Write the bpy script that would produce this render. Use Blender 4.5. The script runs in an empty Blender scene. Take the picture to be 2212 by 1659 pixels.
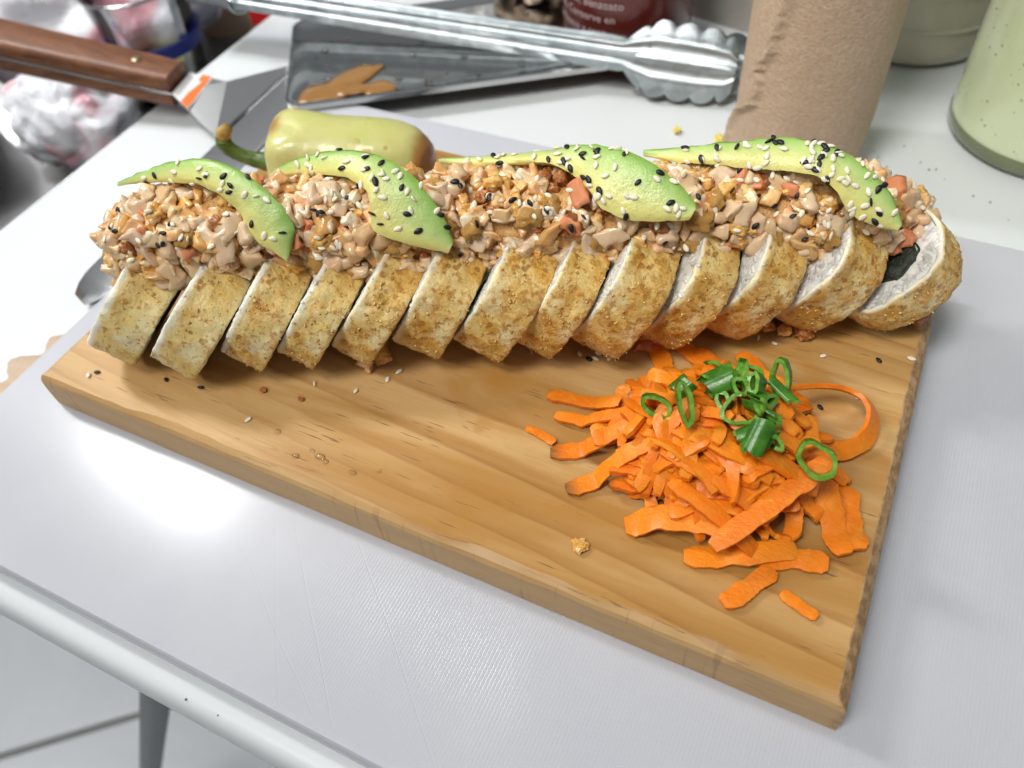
import bpy, bmesh, math, random
import numpy as np
from mathutils import Vector, Matrix, noise
from mathutils.bvhtree import BVHTree

random.seed(7)
C = bpy.context.scene.collection
scn = bpy.context.scene
R = math.radians
MM = 0.001

# ------------------------------------------------------------------ camera
cam_d = bpy.data.cameras.new("camera")
cam = bpy.data.objects.new("camera", cam_d)
C.objects.link(cam)
cam_d.sensor_width = 36
cam_d.lens = 36 * 1750 / 2212
cam_d.clip_start = 0.01
cam_d.clip_end = 20
rx = Vector((0.89876395, 0.43236358, -0.07269865))
dn = Vector((0.29514326, -0.71926932, -0.62892137))
fw = Vector((-0.32421261, 0.54379534, -0.77406254))
m = Matrix((rx, -dn, -fw)).transposed().to_4x4()
m.translation = Vector((0.11389, -0.18299, 0.24145))
cam.matrix_world = m
cam_d.dof.use_dof = True
cam_d.dof.focus_distance = 0.262
cam_d.dof.aperture_fstop = 9.5
scn.camera = cam

# ------------------------------------------------------------------ world and lamps
w = bpy.data.worlds.new("World")
scn.world = w
w.use_nodes = True
bg = w.node_tree.nodes["Background"]
# a plain room: pale ceiling above, dimmer towards the floor
_n = w.node_tree.nodes
_l = w.node_tree.links
_g = _n.new("ShaderNodeTexCoord")
_s = _n.new("ShaderNodeSeparateXYZ")
_r = _n.new("ShaderNodeValToRGB")
_m = _n.new("ShaderNodeMapRange")
_l.new(_g.outputs["Generated"], _s.inputs[0])
_l.new(_s.outputs[2], _m.inputs[0])
_m.inputs[1].default_value = -1
_m.inputs[2].default_value = 1
_l.new(_m.outputs[0], _r.inputs[0])
_e = _r.color_ramp.elements
_e[0].position, _e[0].color = 0.40, (0.25, 0.26, 0.27, 1)
_e[1].position, _e[1].color = 0.95, (2.1, 2.2, 2.3, 1)
_k = _e.new(0.60)
_k.color = (0.80, 0.85, 0.90, 1)
_l.new(_r.outputs[0], bg.inputs["Color"])
bg.inputs["Strength"].default_value = 0.15


def panel(name, loc, target, sx, sy, power, col):
    d = bpy.data.lights.new(name, "AREA")
    d.shape = "RECTANGLE"
    d.size, d.size_y, d.energy, d.color = sx, sy, power, col
    o = bpy.data.objects.new(name, d)
    C.objects.link(o)
    o.location = loc
    o.rotation_euler = (Vector(target) - Vector(loc)).to_track_quat("-Z", "Y").to_euler()
    return o


panel("key_or_fill_lamp", (-0.69, 0.067, 0.75), (0, 0, 0), 0.09, 0.24, 3.7, (1.0, 0.98, 0.95))
panel("key_or_fill_lamp", (-0.45, -0.95, 1.25), (0, 0.05, 0), 0.5, 0.3, 7.6, (1.0, 0.97, 0.93))  # added fill from the front left, lights the fronts of the slices
panel("key_or_fill_lamp", (-0.10, -0.50, 1.30), (0.17, 0.29, 0), 0.3, 0.3, 1.1, (1.0, 0.98, 0.93)).data.spread = math.radians(50)  # added fill for the back right, spread narrowed to keep the near corner dimmer
panel("key_or_fill_lamp", (-1.0, 0.20, 1.2), (-0.52, 0.13, -0.08), 0.3, 0.3, 1.3, (0.97, 0.98, 1.0)).data.spread = math.radians(50)  # added fill aimed at the bags and bowl beside the table
panel("key_or_fill_lamp", (-1.60, -0.60, 1.30), (-0.62, -0.20, -0.76), 0.3, 0.3, 0.55, (0.97, 0.98, 1.0)).data.spread = math.radians(36)  # added fill that only lifts the floor tiles

scn.view_settings.view_transform = "Standard"
scn.view_settings.look = "None"
scn.view_settings.exposure = 0.0
scn.view_settings.gamma = 1.0
try:
    scn.cycles.max_bounces = 10
    scn.cycles.transparent_max_bounces = 12
    scn.cycles.use_denoising = True
    scn.cycles.caustics_reflective = False
    scn.cycles.caustics_refractive = False
    scn.cycles.sample_clamp_indirect = 4
except Exception:
    pass


# ------------------------------------------------------------------ node helpers
class NT:
    """A principled material with short-hand node creation."""

    def __init__(self, name, base=(0.8, 0.8, 0.8), rough=0.5, metal=0.0, sss=0.0, sss_r=(1, 0.5, 0.25), sss_s=0.002,
                 coat=0.0, coat_r=0.1, trans=0.0, ior=1.45, spec=0.5, alpha=1.0):
        self.m = bpy.data.materials.new(name)
        self.m.use_nodes = True
        self.t = self.m.node_tree
        self.b = self.t.nodes["Principled BSDF"]
        i = self.b.inputs
        i["Base Color"].default_value = (*base, 1)
        i["Roughness"].default_value = rough
        i["Metallic"].default_value = metal
        i["Subsurface Weight"].default_value = sss
        i["Subsurface Radius"].default_value = sss_r
        i["Subsurface Scale"].default_value = sss_s
        i["Coat Weight"].default_value = coat
        i["Coat Roughness"].default_value = coat_r
        i["Transmission Weight"].default_value = trans
        i["IOR"].default_value = ior
        i["Specular IOR Level"].default_value = spec
        i["Alpha"].default_value = alpha
        self._tc = None

    def n(self, typ, **kw):
        nd = self.t.nodes.new(typ)
        for k, v in kw.items():
            setattr(nd, k, v)
        return nd

    def link(self, a, b):
        self.t.links.new(a, b)

    def set(self, sock, v):
        if isinstance(v, bpy.types.NodeSocket):
            self.link(v, sock)
        elif isinstance(v, (tuple, list)) and len(v) == 3 and sock.type == "RGBA":
            sock.default_value = (*v, 1)
        else:
            sock.default_value = v

    def obj(self):
        if not self._tc:
            self._tc = self.n("ShaderNodeTexCoord")
        return self._tc.outputs["Object"]

    def scale(self, v, s):
        mp = self.n("ShaderNodeMapping")
        self.link(v, mp.inputs["Vector"])
        mp.inputs["Scale"].default_value = s
        return mp.outputs[0]

    def noise(self, scale=5, detail=4, rough=0.55, vec=None, dist=0.0, out="Fac"):
        nd = self.n("ShaderNodeTexNoise")
        self.link(vec if vec is not None else self.obj(), nd.inputs["Vector"])
        nd.inputs["Scale"].default_value = scale
        nd.inputs["Detail"].default_value = detail
        nd.inputs["Roughness"].default_value = rough
        nd.inputs["Distortion"].default_value = dist
        return nd.outputs[out]

    def voro(self, scale=5, vec=None, feature="F1", out="Distance", rnd=1.0):
        nd = self.n("ShaderNodeTexVoronoi", feature=feature)
        self.link(vec if vec is not None else self.obj(), nd.inputs["Vector"])
        nd.inputs["Scale"].default_value = scale
        nd.inputs["Randomness"].default_value = rnd
        return nd.outputs[out]

    def math(self, op, a, b=0.0, c=None):
        nd = self.n("ShaderNodeMath", operation=op)
        self.set(nd.inputs[0], a)
        self.set(nd.inputs[1], b)
        if c is not None:
            self.set(nd.inputs[2], c)
        return nd.outputs[0]

    def ramp(self, fac, stops, interp="LINEAR"):
        nd = self.n("ShaderNodeValToRGB")
        nd.color_ramp.interpolation = interp
        e = nd.color_ramp.elements
        while len(e) < len(stops):
            e.new(0.5)
        for k, (p, col) in enumerate(stops):
            e[k].position = p
            e[k].color = (*col, 1) if not isinstance(col, (int, float)) else (col, col, col, 1)
        self.link(fac, nd.inputs[0])
        return nd.outputs[0]

    def step(self, fac, lo, hi):
        nd = self.n("ShaderNodeMapRange", interpolation_type="SMOOTHSTEP")
        self.link(fac, nd.inputs[0])
        nd.inputs[1].default_value = lo
        nd.inputs[2].default_value = hi
        return nd.outputs[0]

    def mix(self, fac, a, b, blend="MIX"):
        nd = self.n("ShaderNodeMix", data_type="RGBA", blend_type=blend)
        self.set(nd.inputs[0], fac)
        self.set(nd.inputs[6], a)
        self.set(nd.inputs[7], b)
        return nd.outputs[2]

    def color(self, v):
        self.set(self.b.inputs["Base Color"], v)

    def rough(self, v):
        self.set(self.b.inputs["Roughness"], v)

    def bump(self, h, strength=0.5, dist=0.001, prev=None):
        nd = self.n("ShaderNodeBump")
        nd.inputs["Strength"].default_value = strength
        nd.inputs["Distance"].default_value = dist
        self.set(nd.inputs["Height"], h)
        if prev is not None:
            self.link(prev, nd.inputs["Normal"])
        self.link(nd.outputs[0], self.b.inputs["Normal"])
        return nd.outputs[0]

    def attr(self, name, out="Fac"):
        nd = self.n("ShaderNodeAttribute")
        nd.attribute_name = name
        return nd.outputs[out]

    def rnd(self):
        """a number of its own for each piece, whether it is an object or an island of a joined mesh"""
        a = self.n("ShaderNodeObjectInfo").outputs["Random"]
        b = self.n("ShaderNodeNewGeometry").outputs["Random Per Island"]
        return self.math("FRACT", self.math("ADD", a, b))


# ------------------------------------------------------------------ mesh helpers
def tag(o, label=None, cat=None, group=None, kind=None):
    for k, v in (("label", label), ("category", cat), ("group", group), ("kind", kind)):
        if v:
            o[k] = v
    return o


def thing(name, loc, label, cat, group=None):
    o = bpy.data.objects.new(name, None)
    C.objects.link(o)
    o.location = loc
    o.empty_display_size = 0.01
    return tag(o, label, cat, group)


def base_of(p):
    v = Vector((0, 0, 0))
    while p is not None:
        v += p.location
        p = p.parent
    return v


def mesh(name, verts, faces, mat=None, smooth=True, sharp=None, attrs=None):
    me = bpy.data.meshes.new(name)
    me.from_pydata([tuple(v) for v in verts], [], faces)
    for k, vals in (attrs or {}).items():
        a = me.attributes.new(k, "FLOAT", "POINT")
        a.data.foreach_set("value", np.asarray(vals, dtype=np.float32))
    if mat is not None:
        for mm in (mat if isinstance(mat, (list, tuple)) else [mat]):
            me.materials.append(mm.m if isinstance(mm, NT) else mm)
    bm = bmesh.new()
    bm.from_mesh(me)
    bmesh.ops.recalc_face_normals(bm, faces=bm.faces)
    bm.to_mesh(me)
    bm.free()
    if smooth:
        me.polygons.foreach_set("use_smooth", [True] * len(me.polygons))
        if sharp:
            me.set_sharp_from_angle(angle=R(sharp))
    me.update()
    return me


def put(name, verts, faces, mat, parent=None, origin=None, **kw):
    """world-space vertices -> one mesh object (kept relative to its parent's base or to its own origin)"""
    off = base_of(parent) if parent is not None else Vector(origin or (0, 0, 0))
    me = mesh(name, [Vector(v) - off for v in verts], faces, mat, **kw)
    o = bpy.data.objects.new(name, me)
    C.objects.link(o)
    if parent is not None:
        o.parent = parent
    else:
        o.location = off
    return o


def link_mesh(name, me, parent=None, loc=(0, 0, 0), rot=None, scale=None):
    o = bpy.data.objects.new(name, me)
    C.objects.link(o)
    if parent is not None:
        o.parent = parent
    o.location = loc
    if rot is not None:
        o.rotation_mode = "QUATERNION"
        o.rotation_quaternion = rot
    if scale is not None:
        o.scale = scale
    return o


class MB:
    """collects shapes for one mesh"""

    def __init__(self):
        self.v, self.f = [], []

    def add(self, verts, faces):
        k = len(self.v)
        self.v += [Vector(p) for p in verts]
        self.f += [[i + k for i in f] for f in faces]
        return self

    def put(self, name, mat, parent=None, origin=None, **kw):
        return put(name, self.v, self.f, mat, parent, origin, **kw)


def loft(rings, closed=True, cap=True):
    """rings of equal length -> verts, faces"""
    n = len(rings[0])
    v = [p for r in rings for p in r]
    f = []
    for i in range(len(rings) - 1):
        for j in range(n if closed else n - 1):
            a, b = i * n + j, i * n + (j + 1) % n
            f.append([a, b, b + n, a + n])
    if cap and closed:
        f.append(list(range(n))[::-1])
        f.append([(len(rings) - 1) * n + j for j in range(n)])
    return v, f


def frame(d, up=(0, 0, 1)):
    d = Vector(d).normalized()
    s = d.cross(Vector(up))
    if s.length < 1e-5:
        s = d.cross(Vector((1, 0, 0)))
    s.normalize()
    return d, s, s.cross(d).normalized()


def tube(pts, rad, n=10, flat=1.0, up=(0, 0, 1), cap=True):
    pts = [Vector(p) for p in pts]
    rings = []
    for i, p in enumerate(pts):
        d = pts[min(i + 1, len(pts) - 1)] - pts[max(i - 1, 0)]
        d, s, u = frame(d, up)
        r = rad[i] if isinstance(rad, (list, tuple)) else rad
        rings.append([p + s * (r * math.cos(2 * math.pi * k / n)) + u * (r * flat * math.sin(2 * math.pi * k / n)) for k in range(n)])
    return loft(rings, True, cap)


def lathe(profile, center, n=48, axis=None):
    """profile of (radius, height) along axis"""
    center = Vector(center)
    if axis is None:
        d, s, u = Vector((0, 0, 1)), Vector((1, 0, 0)), Vector((0, 1, 0))
    else:
        d, s, u = frame(axis)
    rings = [[center + d * h + s * (r * math.cos(2 * math.pi * k / n)) + u * (r * math.sin(2 * math.pi * k / n)) for k in range(n)] for r, h in profile]
    return rings


def box(c, sx, sy, sz, rot=0.0):
    cs, sn = math.cos(rot), math.sin(rot)
    v = []
    for z in (-1, 1):
        for x, y in ((-1, -1), (1, -1), (1, 1), (-1, 1)):
            px, py = x * sx / 2, y * sy / 2
            v.append(Vector((c[0] + px * cs - py * sn, c[1] + px * sn + py * cs, c[2] + z * sz / 2)))
    return v, [[3, 2, 1, 0], [4, 5, 6, 7], [0, 1, 5, 4], [1, 2, 6, 5], [2, 3, 7, 6], [3, 0, 4, 7]]


def catmull(pts, n):
    pts = [Vector(p) for p in pts]
    out = []
    m_ = len(pts) - 1
    for k in range(n):
        t = k / (n - 1) * m_
        i = min(int(t), m_ - 1)
        u = t - i
        p0, p1, p2, p3 = pts[max(i - 1, 0)], pts[i], pts[i + 1], pts[min(i + 2, m_)]
        out.append(0.5 * ((2 * p1) + (p2 - p0) * u + (2 * p0 - 5 * p1 + 4 * p2 - p3) * u * u + (3 * p1 - p0 - 3 * p2 + p3) * u ** 3))
    return out


def nz(p, s, seed=0.0):
    return noise.noise(Vector((p[0] * s + seed, p[1] * s - seed * 0.7, p[2] * s + seed * 1.3)))


def fbm(p, s, seed=0.0, o=3):
    return noise.fractal(Vector((p[0] * s + seed, p[1] * s - seed * 0.7, p[2] * s + seed * 1.3)), 1.0, 2.0, o)


#@@ materials
# ------------------------------------------------------------------ materials
def wood_board():
    m = NT("pine_wood", rough=0.42, spec=0.4)
    o = m.obj()
    sep = m.n("ShaderNodeSeparateXYZ")
    m.link(o, sep.inputs[0])
    x, y, z = sep.outputs
    warp = m.noise(1.0, 3, 0.5, m.scale(o, (2.6, 18, 18)))
    warp2 = m.noise(1.0, 3, 0.6, m.scale(o, (9, 110, 110)))
    yy = m.math("ADD", y, 0.018)
    yy = m.math("ADD", yy, m.math("MULTIPLY", x, 0.10))
    zz = m.math("ADD", z, 0.030)
    r = m.math("SQRT", m.math("ADD", m.math("MULTIPLY", yy, yy), m.math("MULTIPLY", zz, zz)))
    r = m.math("ADD", r, m.math("MULTIPLY", warp, 0.018))
    r = m.math("ADD", r, m.math("MULTIPLY", warp2, 0.0030))
    ring = m.math("FRACT", m.math("MULTIPLY", r, 125.0))
    late = m.ramp(ring, [(0.0, 0.06), (0.5, 0.12), (0.82, 0.55), (0.93, 0.9), (0.97, 0.35), (1.0, 0.06)])
    amt = m.ramp(m.noise(1.0, 2, 0.5, m.scale(o, (4, 14, 14))), [(0.36, 0.22), (0.66, 1.0)])
    late = m.math("MULTIPLY", late, amt)
    fine = m.noise(1.0, 4, 0.65, m.scale(o, (45, 1100, 1100)))
    blotch = m.noise(1.0, 4, 0.6, m.scale(o, (6, 44, 44)), 0.5)
    base = m.mix(m.step(blotch, 0.40, 0.68), (0.60, 0.385, 0.162), (0.445, 0.235, 0.062))
    base = m.mix(m.math("MULTIPLY", late, 0.88), base, (0.29, 0.122, 0.022))
    base = m.mix(m.math("MULTIPLY", m.step(fine, 0.45, 0.75), 0.22), base, (0.42, 0.20, 0.06))
    # short dark resin pores running with the grain
    pore = m.noise(1.0, 2, 0.6, m.scale(o, (55, 1050, 900)))
    where = m.noise(1.0, 2, 0.5, m.scale(o, (20, 60, 60)))
    pmask = m.math("MULTIPLY", m.step(pore, 0.655, 0.70), m.step(where, 0.40, 0.55))
    base = m.mix(m.math("MULTIPLY", pmask, 0.8), base, (0.13, 0.05, 0.015))
    # knot-like dark stain on the front edge and amber spills
    st = m.noise(1.0, 3, 0.6, m.scale(o, (14, 40, 40)), 1.0)
    base = m.mix(m.math("MULTIPLY", m.step(st, 0.57, 0.72), 0.6), base, (0.42, 0.20, 0.04))
    # handled, greyer wood on the worn edges
    edge = m.attr("edge")
    en = m.noise(1.0, 4, 0.6, m.scale(o, (60, 120, 200)))
    grey = m.mix(en, (0.36, 0.22, 0.095), (0.52, 0.345, 0.165))
    base = m.mix(m.math("MULTIPLY", edge, 0.75), base, grey)
    saw = m.noise(1.0, 2, 0.5, m.scale(o, (420, 30, 25)))
    sawz = m.noise(1.0, 2, 0.5, m.scale(o, (16, 1, 1)))
    base = m.mix(m.math("MULTIPLY", m.math("MULTIPLY", edge, m.step(saw, 0.60, 0.68)), m.math("MULTIPLY", m.step(sawz, 0.42, 0.58), 0.38)), base, (0.17, 0.10, 0.045))
    endg = m.attr("endgrain")
    eg = m.noise(1.0, 4, 0.65, m.scale(o, (400, 260, 420)))
    base = m.mix(m.math("MULTIPLY", endg, 0.9), base, m.mix(m.step(eg, 0.38, 0.62), (0.24, 0.145, 0.07), (0.45, 0.29, 0.15)))
    m.color(base)
    m.rough(m.ramp(blotch, [(0.35, 0.5), (0.7, 0.34)]))
    h = m.math("ADD", m.math("MULTIPLY", fine, 0.7), m.math("MULTIPLY", pmask, -1.2))
    m.bump(h, 0.35, 0.0003)
    return m


def poly_sheet():
    m = NT("milky_plastic", (0.56, 0.58, 0.66), 0.20, sss=0.25, sss_r=(1, 1, 1), sss_s=0.006, spec=0.36)
    o = m.obj()
    sep = m.n("ShaderNodeSeparateXYZ")
    m.link(o, sep.inputs[0])
    x, y, z = sep.outputs
    wob = m.noise(1.0, 2, 0.5, m.scale(o, (20, 3, 1)))
    ph = m.math("ADD", m.math("MULTIPLY", x, 2 * math.pi / 0.00115), m.math("MULTIPLY", wob, 6.0))
    rib = m.step(m.math("SINE", ph), 0.45, 1.0)
    zone = m.noise(1.0, 3, 0.6, m.scale(o, (14, 9, 1)))
    rib = m.math("MULTIPLY", rib, m.ramp(zone, [(0.32, 0.35), (0.6, 1.0)]))
    cross = m.noise(1.0, 3, 0.7, m.scale(o, (12, 800, 1)))
    gr = m.noise(3000, 2, 0.5)
    h = m.math("ADD", m.math("MULTIPLY", rib, -1.0), m.math("MULTIPLY", cross, 0.30))
    h = m.math("ADD", h, m.math("MULTIPLY", gr, 0.12))
    for nx, ny, cc, wd in ((0.72, 0.69, -0.115, 0.00022), (0.80, 0.60, -0.120, 0.0002), (0.66, 0.75, -0.098, 0.0002), (0.9, -0.43, -0.02, 0.00018), (0.55, 0.83, -0.134, 0.0002)):
        dd = m.math("ADD", m.math("ADD", m.math("MULTIPLY", x, nx), m.math("MULTIPLY", y, ny)), -cc)
        dd = m.math("ADD", dd, m.math("MULTIPLY", m.noise(1.0, 1, 0.5, m.scale(o, (20, 20, 1))), 0.003))
        line = m.math("LESS_THAN", m.math("ABSOLUTE", dd), wd)
        h = m.math("ADD", h, m.math("MULTIPLY", line, -1.6))
    m.bump(h, 0.42, 0.00010)
    cl = m.noise(1.0, 3, 0.6, m.scale(o, (8, 8, 1)))
    sm = m.noise(1.0, 5, 0.65, m.scale(o, (22, 14, 1)), 0.8)
    m.rough(m.ramp(sm, [(0.36, 0.17), (0.64, 0.225)]))
    m.color(m.mix(m.step(cl, 0.35, 0.7), (0.515, 0.53, 0.575), (0.555, 0.565, 0.605)))
    return m


def table_plastic():
    m = NT("white_table_plastic", (0.74, 0.78, 0.79), 0.36, spec=0.45)
    sp = m.voro(55, out="Distance")
    big = m.noise(26, 3, 0.6)
    msk = m.math("MULTIPLY", m.math("LESS_THAN", sp, 0.032), m.step(big, 0.45, 0.6))
    m.color(m.mix(m.math("MULTIPLY", msk, 0.65), m.mix(m.noise(9, 3), (0.64, 0.675, 0.685), (0.69, 0.72, 0.73)), (0.22, 0.21, 0.18)))
    m.bump(m.noise(900, 3), 0.10, 0.0003)
    return m


def crust_mat():
    m = NT("fried_breadcrumb", rough=0.46, sss=0.45, sss_r=(1, 0.75, 0.4), sss_s=0.0022, spec=0.45)
    big = m.noise(65, 3, 0.55)
    mid = m.noise(175, 5, 0.62)
    fine = m.noise(800, 3, 0.6)
    pale = m.mix(m.step(big, 0.36, 0.64), (0.88, 0.75, 0.44), (0.80, 0.57, 0.20))
    toast = m.attr("toast")
    k = m.math("ADD", m.math("MULTIPLY", mid, 0.85), m.math("MULTIPLY", toast, 0.30))
    c = m.mix(m.math("MULTIPLY", m.step(k, 0.44, 0.74), 0.9), pale, (0.60, 0.315, 0.045))
    c = m.mix(m.math("MULTIPLY", m.step(m.math("ADD", m.noise(420, 3, 0.6), m.math("MULTIPLY", toast, 0.14)), 0.60, 0.70), 0.65), c, (0.40, 0.165, 0.022))
    fl = m.math("MULTIPLY", m.math("LESS_THAN", m.voro(260), 0.30), m.step(m.math("ADD", m.noise(130, 3), m.math("MULTIPLY", toast, 0.10)), 0.57, 0.64))
    c = m.mix(m.math("MULTIPLY", fl, 0.7), c, (0.34, 0.13, 0.022))
    pep = m.math("MULTIPLY", m.math("LESS_THAN", m.voro(420), 0.13), m.step(m.noise(190, 2), 0.60, 0.66))
    c = m.mix(m.math("MULTIPLY", pep, 0.85), c, (0.09, 0.045, 0.015))
    bare = m.attr("bare")
    soft = m.math("SUBTRACT", m.math("ADD", m.math("MULTIPLY", mid, 0.6), m.math("MULTIPLY", big, 0.4)), 0.5)
    c = m.mix(m.step(m.math("ADD", bare, m.math("MULTIPLY", soft, 1.6)), 0.22, 0.95), c, (0.84, 0.80, 0.66))
    m.color(c)
    m.bump(m.math("ADD", m.math("MULTIPLY", fine, 0.45), m.math("MULTIPLY", mid, 1.2)), 0.75, 0.0012)
    return m


def rice_mat():
    m = NT("cooked_rice", (0.80, 0.80, 0.76), 0.38, sss=0.5, sss_r=(1, 0.95, 0.85), sss_s=0.003, spec=0.5)
    v = m.voro(330, m.scale(m.obj(), (1, 0.6, 1)))
    m.color(m.mix(m.step(v, 0.1, 0.7), (0.84, 0.82, 0.75), (0.74, 0.72, 0.65)))
    m.bump(v, 0.35, 0.0008)
    return m


def simple_food(name, a, b, sc, rough=0.4, sss=0.3, bump=0.4, **kw):
    m = NT(name, rough=rough, sss=sss, **kw)
    n = m.noise(sc, 4, 0.6)
    m.color(m.mix(m.step(n, 0.35, 0.65), a, b))
    m.bump(m.noise(sc * 2.2, 3), bump, 0.0008)
    return m


def crab_mat():
    m = NT("chopped_crab", rough=0.30, sss=0.35, sss_r=(1, 0.72, 0.45), sss_s=0.0025, spec=0.5, coat=0.65, coat_r=0.10)
    r = m.rnd()
    c = m.ramp(r, [(0.0, (0.91, 0.72, 0.45)), (0.28, (0.93, 0.82, 0.60)), (0.46, (0.88, 0.54, 0.18)), (0.60, (0.94, 0.84, 0.64)), (0.84, (0.91, 0.70, 0.50)), (1.0, (0.86, 0.48, 0.12))])
    sauce = m.noise(230, 4, 0.65)
    pos = m.noise(60, 2, 0.5)
    c = m.mix(m.math("MULTIPLY", m.step(m.math("ADD", sauce, m.math("MULTIPLY", pos, 0.35)), 0.54, 0.83), 0.74), c, (0.68, 0.27, 0.04))
    streak = m.noise(1.0, 2, 0.5, m.scale(m.obj(), (900, 120, 300)))
    c = m.mix(m.math("MULTIPLY", m.step(streak, 0.56, 0.68), 0.22), c, (0.70, 0.42, 0.22))
    m.color(c)
    m.bump(m.math("ADD", m.math("MULTIPLY", streak, 0.4), m.noise(700, 3)), 0.45, 0.0007)
    return m


def fried_mat(name, a, b, cc):
    m = NT(name, rough=0.30, sss=0.15, sss_r=(1, 0.5, 0.2), sss_s=0.0015, coat=0.35, coat_r=0.15)
    n = m.noise(300, 4, 0.65)
    f = m.noise(1100, 3, 0.6)
    c = m.mix(m.step(n, 0.36, 0.64), a, b)
    c = m.mix(m.math("MULTIPLY", m.step(f, 0.55, 0.7), 0.6), c, cc)
    m.color(c)
    m.bump(m.math("ADD", n, m.math("MULTIPLY", f, 0.5)), 0.75, 0.0012)
    return m


def avocado_mat():
    m = NT("avocado_flesh", rough=0.27, sss=0.30, sss_r=(0.8, 1, 0.25), sss_s=0.003, spec=0.5)
    t = m.attr("rim")
    n = m.noise(120, 4, 0.6)
    k = m.math("ADD", t, m.math("MULTIPLY", m.math("SUBTRACT", n, 0.5), 0.30))
    c = m.ramp(k, [(0.0, (0.70, 0.66, 0.22)), (0.30, (0.62, 0.66, 0.24)), (0.58, (0.50, 0.63, 0.22)), (0.84, (0.36, 0.55, 0.155)), (1.0, (0.23, 0.42, 0.07))])
    st = m.noise(40, 3, 0.6)
    c = m.mix(m.math("MULTIPLY", m.step(st, 0.6, 0.75), 0.25), c, (0.45, 0.45, 0.08))
    m.color(c)
    m.bump(m.math("ADD", m.noise(300, 4, 0.6), m.math("MULTIPLY", m.noise(1400, 2), 0.4)), 0.40, 0.0010)
    return m


def carrot_mat():
    m = NT("raw_carrot", rough=0.42, sss=0.30, sss_r=(1, 0.35, 0.06), sss_s=0.0018, spec=0.35, coat=0.10, coat_r=0.2)
    r = m.rnd()
    c = m.ramp(r, [(0.0, (0.80, 0.20, 0.008)), (0.4, (0.86, 0.26, 0.012)), (0.75, (0.78, 0.18, 0.008)), (1.0, (0.88, 0.30, 0.02))])
    n = m.noise(200, 4, 0.6)
    c = m.mix(m.math("MULTIPLY", m.step(n, 0.48, 0.75), 0.55), c, (0.90, 0.37, 0.04))
    tip = m.attr("skin")
    c = m.mix(tip, c, (0.20, 0.085, 0.02))
    m.color(c)
    streak = m.noise(1.0, 3, 0.6, m.scale(m.obj(), (300, 900, 300)))
    m.bump(m.math("ADD", m.math("ADD", m.math("MULTIPLY", n, 0.9), streak), m.math("MULTIPLY", m.noise(700, 3), 0.6)), 0.42, 0.0008)
    return m


def steel(name, base=(0.62, 0.62, 0.61), rough=0.28, brush=(30, 900, 900), amount=0.12):
    m = NT(name, base, rough, metal=1.0)
    b = m.noise(1.0, 3, 0.6, m.scale(m.obj(), brush))
    m.rough(m.math("ADD", rough - 0.06, m.math("MULTIPLY", b, 0.14)))
    m.bump(b, amount, 0.0002)
    return m


def galvanised():
    m = NT("galvanised_steel", (0.55, 0.60, 0.62), 0.42, metal=1.0)
    v = m.voro(170, out="Color")
    bw = m.n("ShaderNodeRGBToBW")
    m.link(v, bw.inputs[0])
    n = m.noise(90, 4, 0.7)
    m.color(m.mix(bw.outputs[0], (0.34, 0.385, 0.40), (0.54, 0.59, 0.61)))
    m.rough(m.math("ADD", 0.28, m.math("MULTIPLY", n, 0.35)))
    m.bump(n, 0.25, 0.0008)
    return m


def kraft():
    m = NT("kraft_paper", rough=0.85, spec=0.2)
    n = m.noise(1.0, 4, 0.7, m.scale(m.obj(), (500, 500, 900)))
    f = m.noise(60, 4, 0.6)
    c = m.mix(m.step(n, 0.35, 0.7), (0.48, 0.36, 0.25), (0.60, 0.47, 0.345))
    c = m.mix(m.math("MULTIPLY", m.step(f, 0.35, 0.7), 0.3), c, (0.47, 0.34, 0.235))
    m.color(c)
    m.bump(m.math("ADD", n, m.math("MULTIPLY", m.noise(160, 3), 1.3)), 0.7, 0.0006)
    return m


def pepper_mat():
    m = NT("blistered_yellow_chili", rough=0.32, sss=0.35, sss_r=(1, 0.9, 0.3), sss_s=0.004, coat=0.25, coat_r=0.1)
    o = m.obj()
    n = m.noise(55, 4, 0.6)
    c = m.mix(m.step(m.noise(28, 3), 0.35, 0.65), (0.60, 0.58, 0.23), (0.52, 0.54, 0.17))
    sp = m.voro(105)
    spot = m.math("MULTIPLY", m.math("LESS_THAN", sp, 0.21), m.step(m.noise(45, 2), 0.44, 0.52))
    c = m.mix(m.math("MULTIPLY", spot, 0.7), c, (0.45, 0.26, 0.03))
    br = m.attr("brown")
    k = m.math("ADD", br, m.math("MULTIPLY", m.math("SUBTRACT", n, 0.5), 0.5))
    c = m.mix(m.step(k, 0.30, 0.75), c, (0.40, 0.20, 0.055))
    c = m.mix(m.step(k, 0.75, 1.0), c, (0.22, 0.095, 0.04))
    m.color(c)
    m.bump(m.math("ADD", m.noise(45, 3), m.math("MULTIPLY", m.noise(260, 3), 0.25)), 0.35, 0.003)
    return m


def salsa_mat():
    m = NT("creamy_green_sauce", rough=0.16, sss=0.2, sss_r=(1, 1, 0.7), sss_s=0.004, coat=0.7, coat_r=0.05)
    v = m.voro(270)
    z = m.noise(70, 3)
    sp = m.math("MULTIPLY", m.math("LESS_THAN", v, 0.17), m.step(z, 0.44, 0.56))
    c = m.mix(m.step(m.noise(12, 3), 0.35, 0.65), (0.64, 0.72, 0.45), (0.70, 0.77, 0.53))
    m.color(m.mix(m.math("MULTIPLY", sp, 0.75), c, (0.07, 0.15, 0.06)))
    return m


def floor_tile():
    m = NT("floor_tile", rough=0.25)
    n = m.noise(3.0, 5, 0.6, dist=1.5)
    m.color(m.mix(m.step(n, 0.35, 0.65), (0.84, 0.86, 0.87), (0.90, 0.92, 0.93)))
    return m


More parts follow.
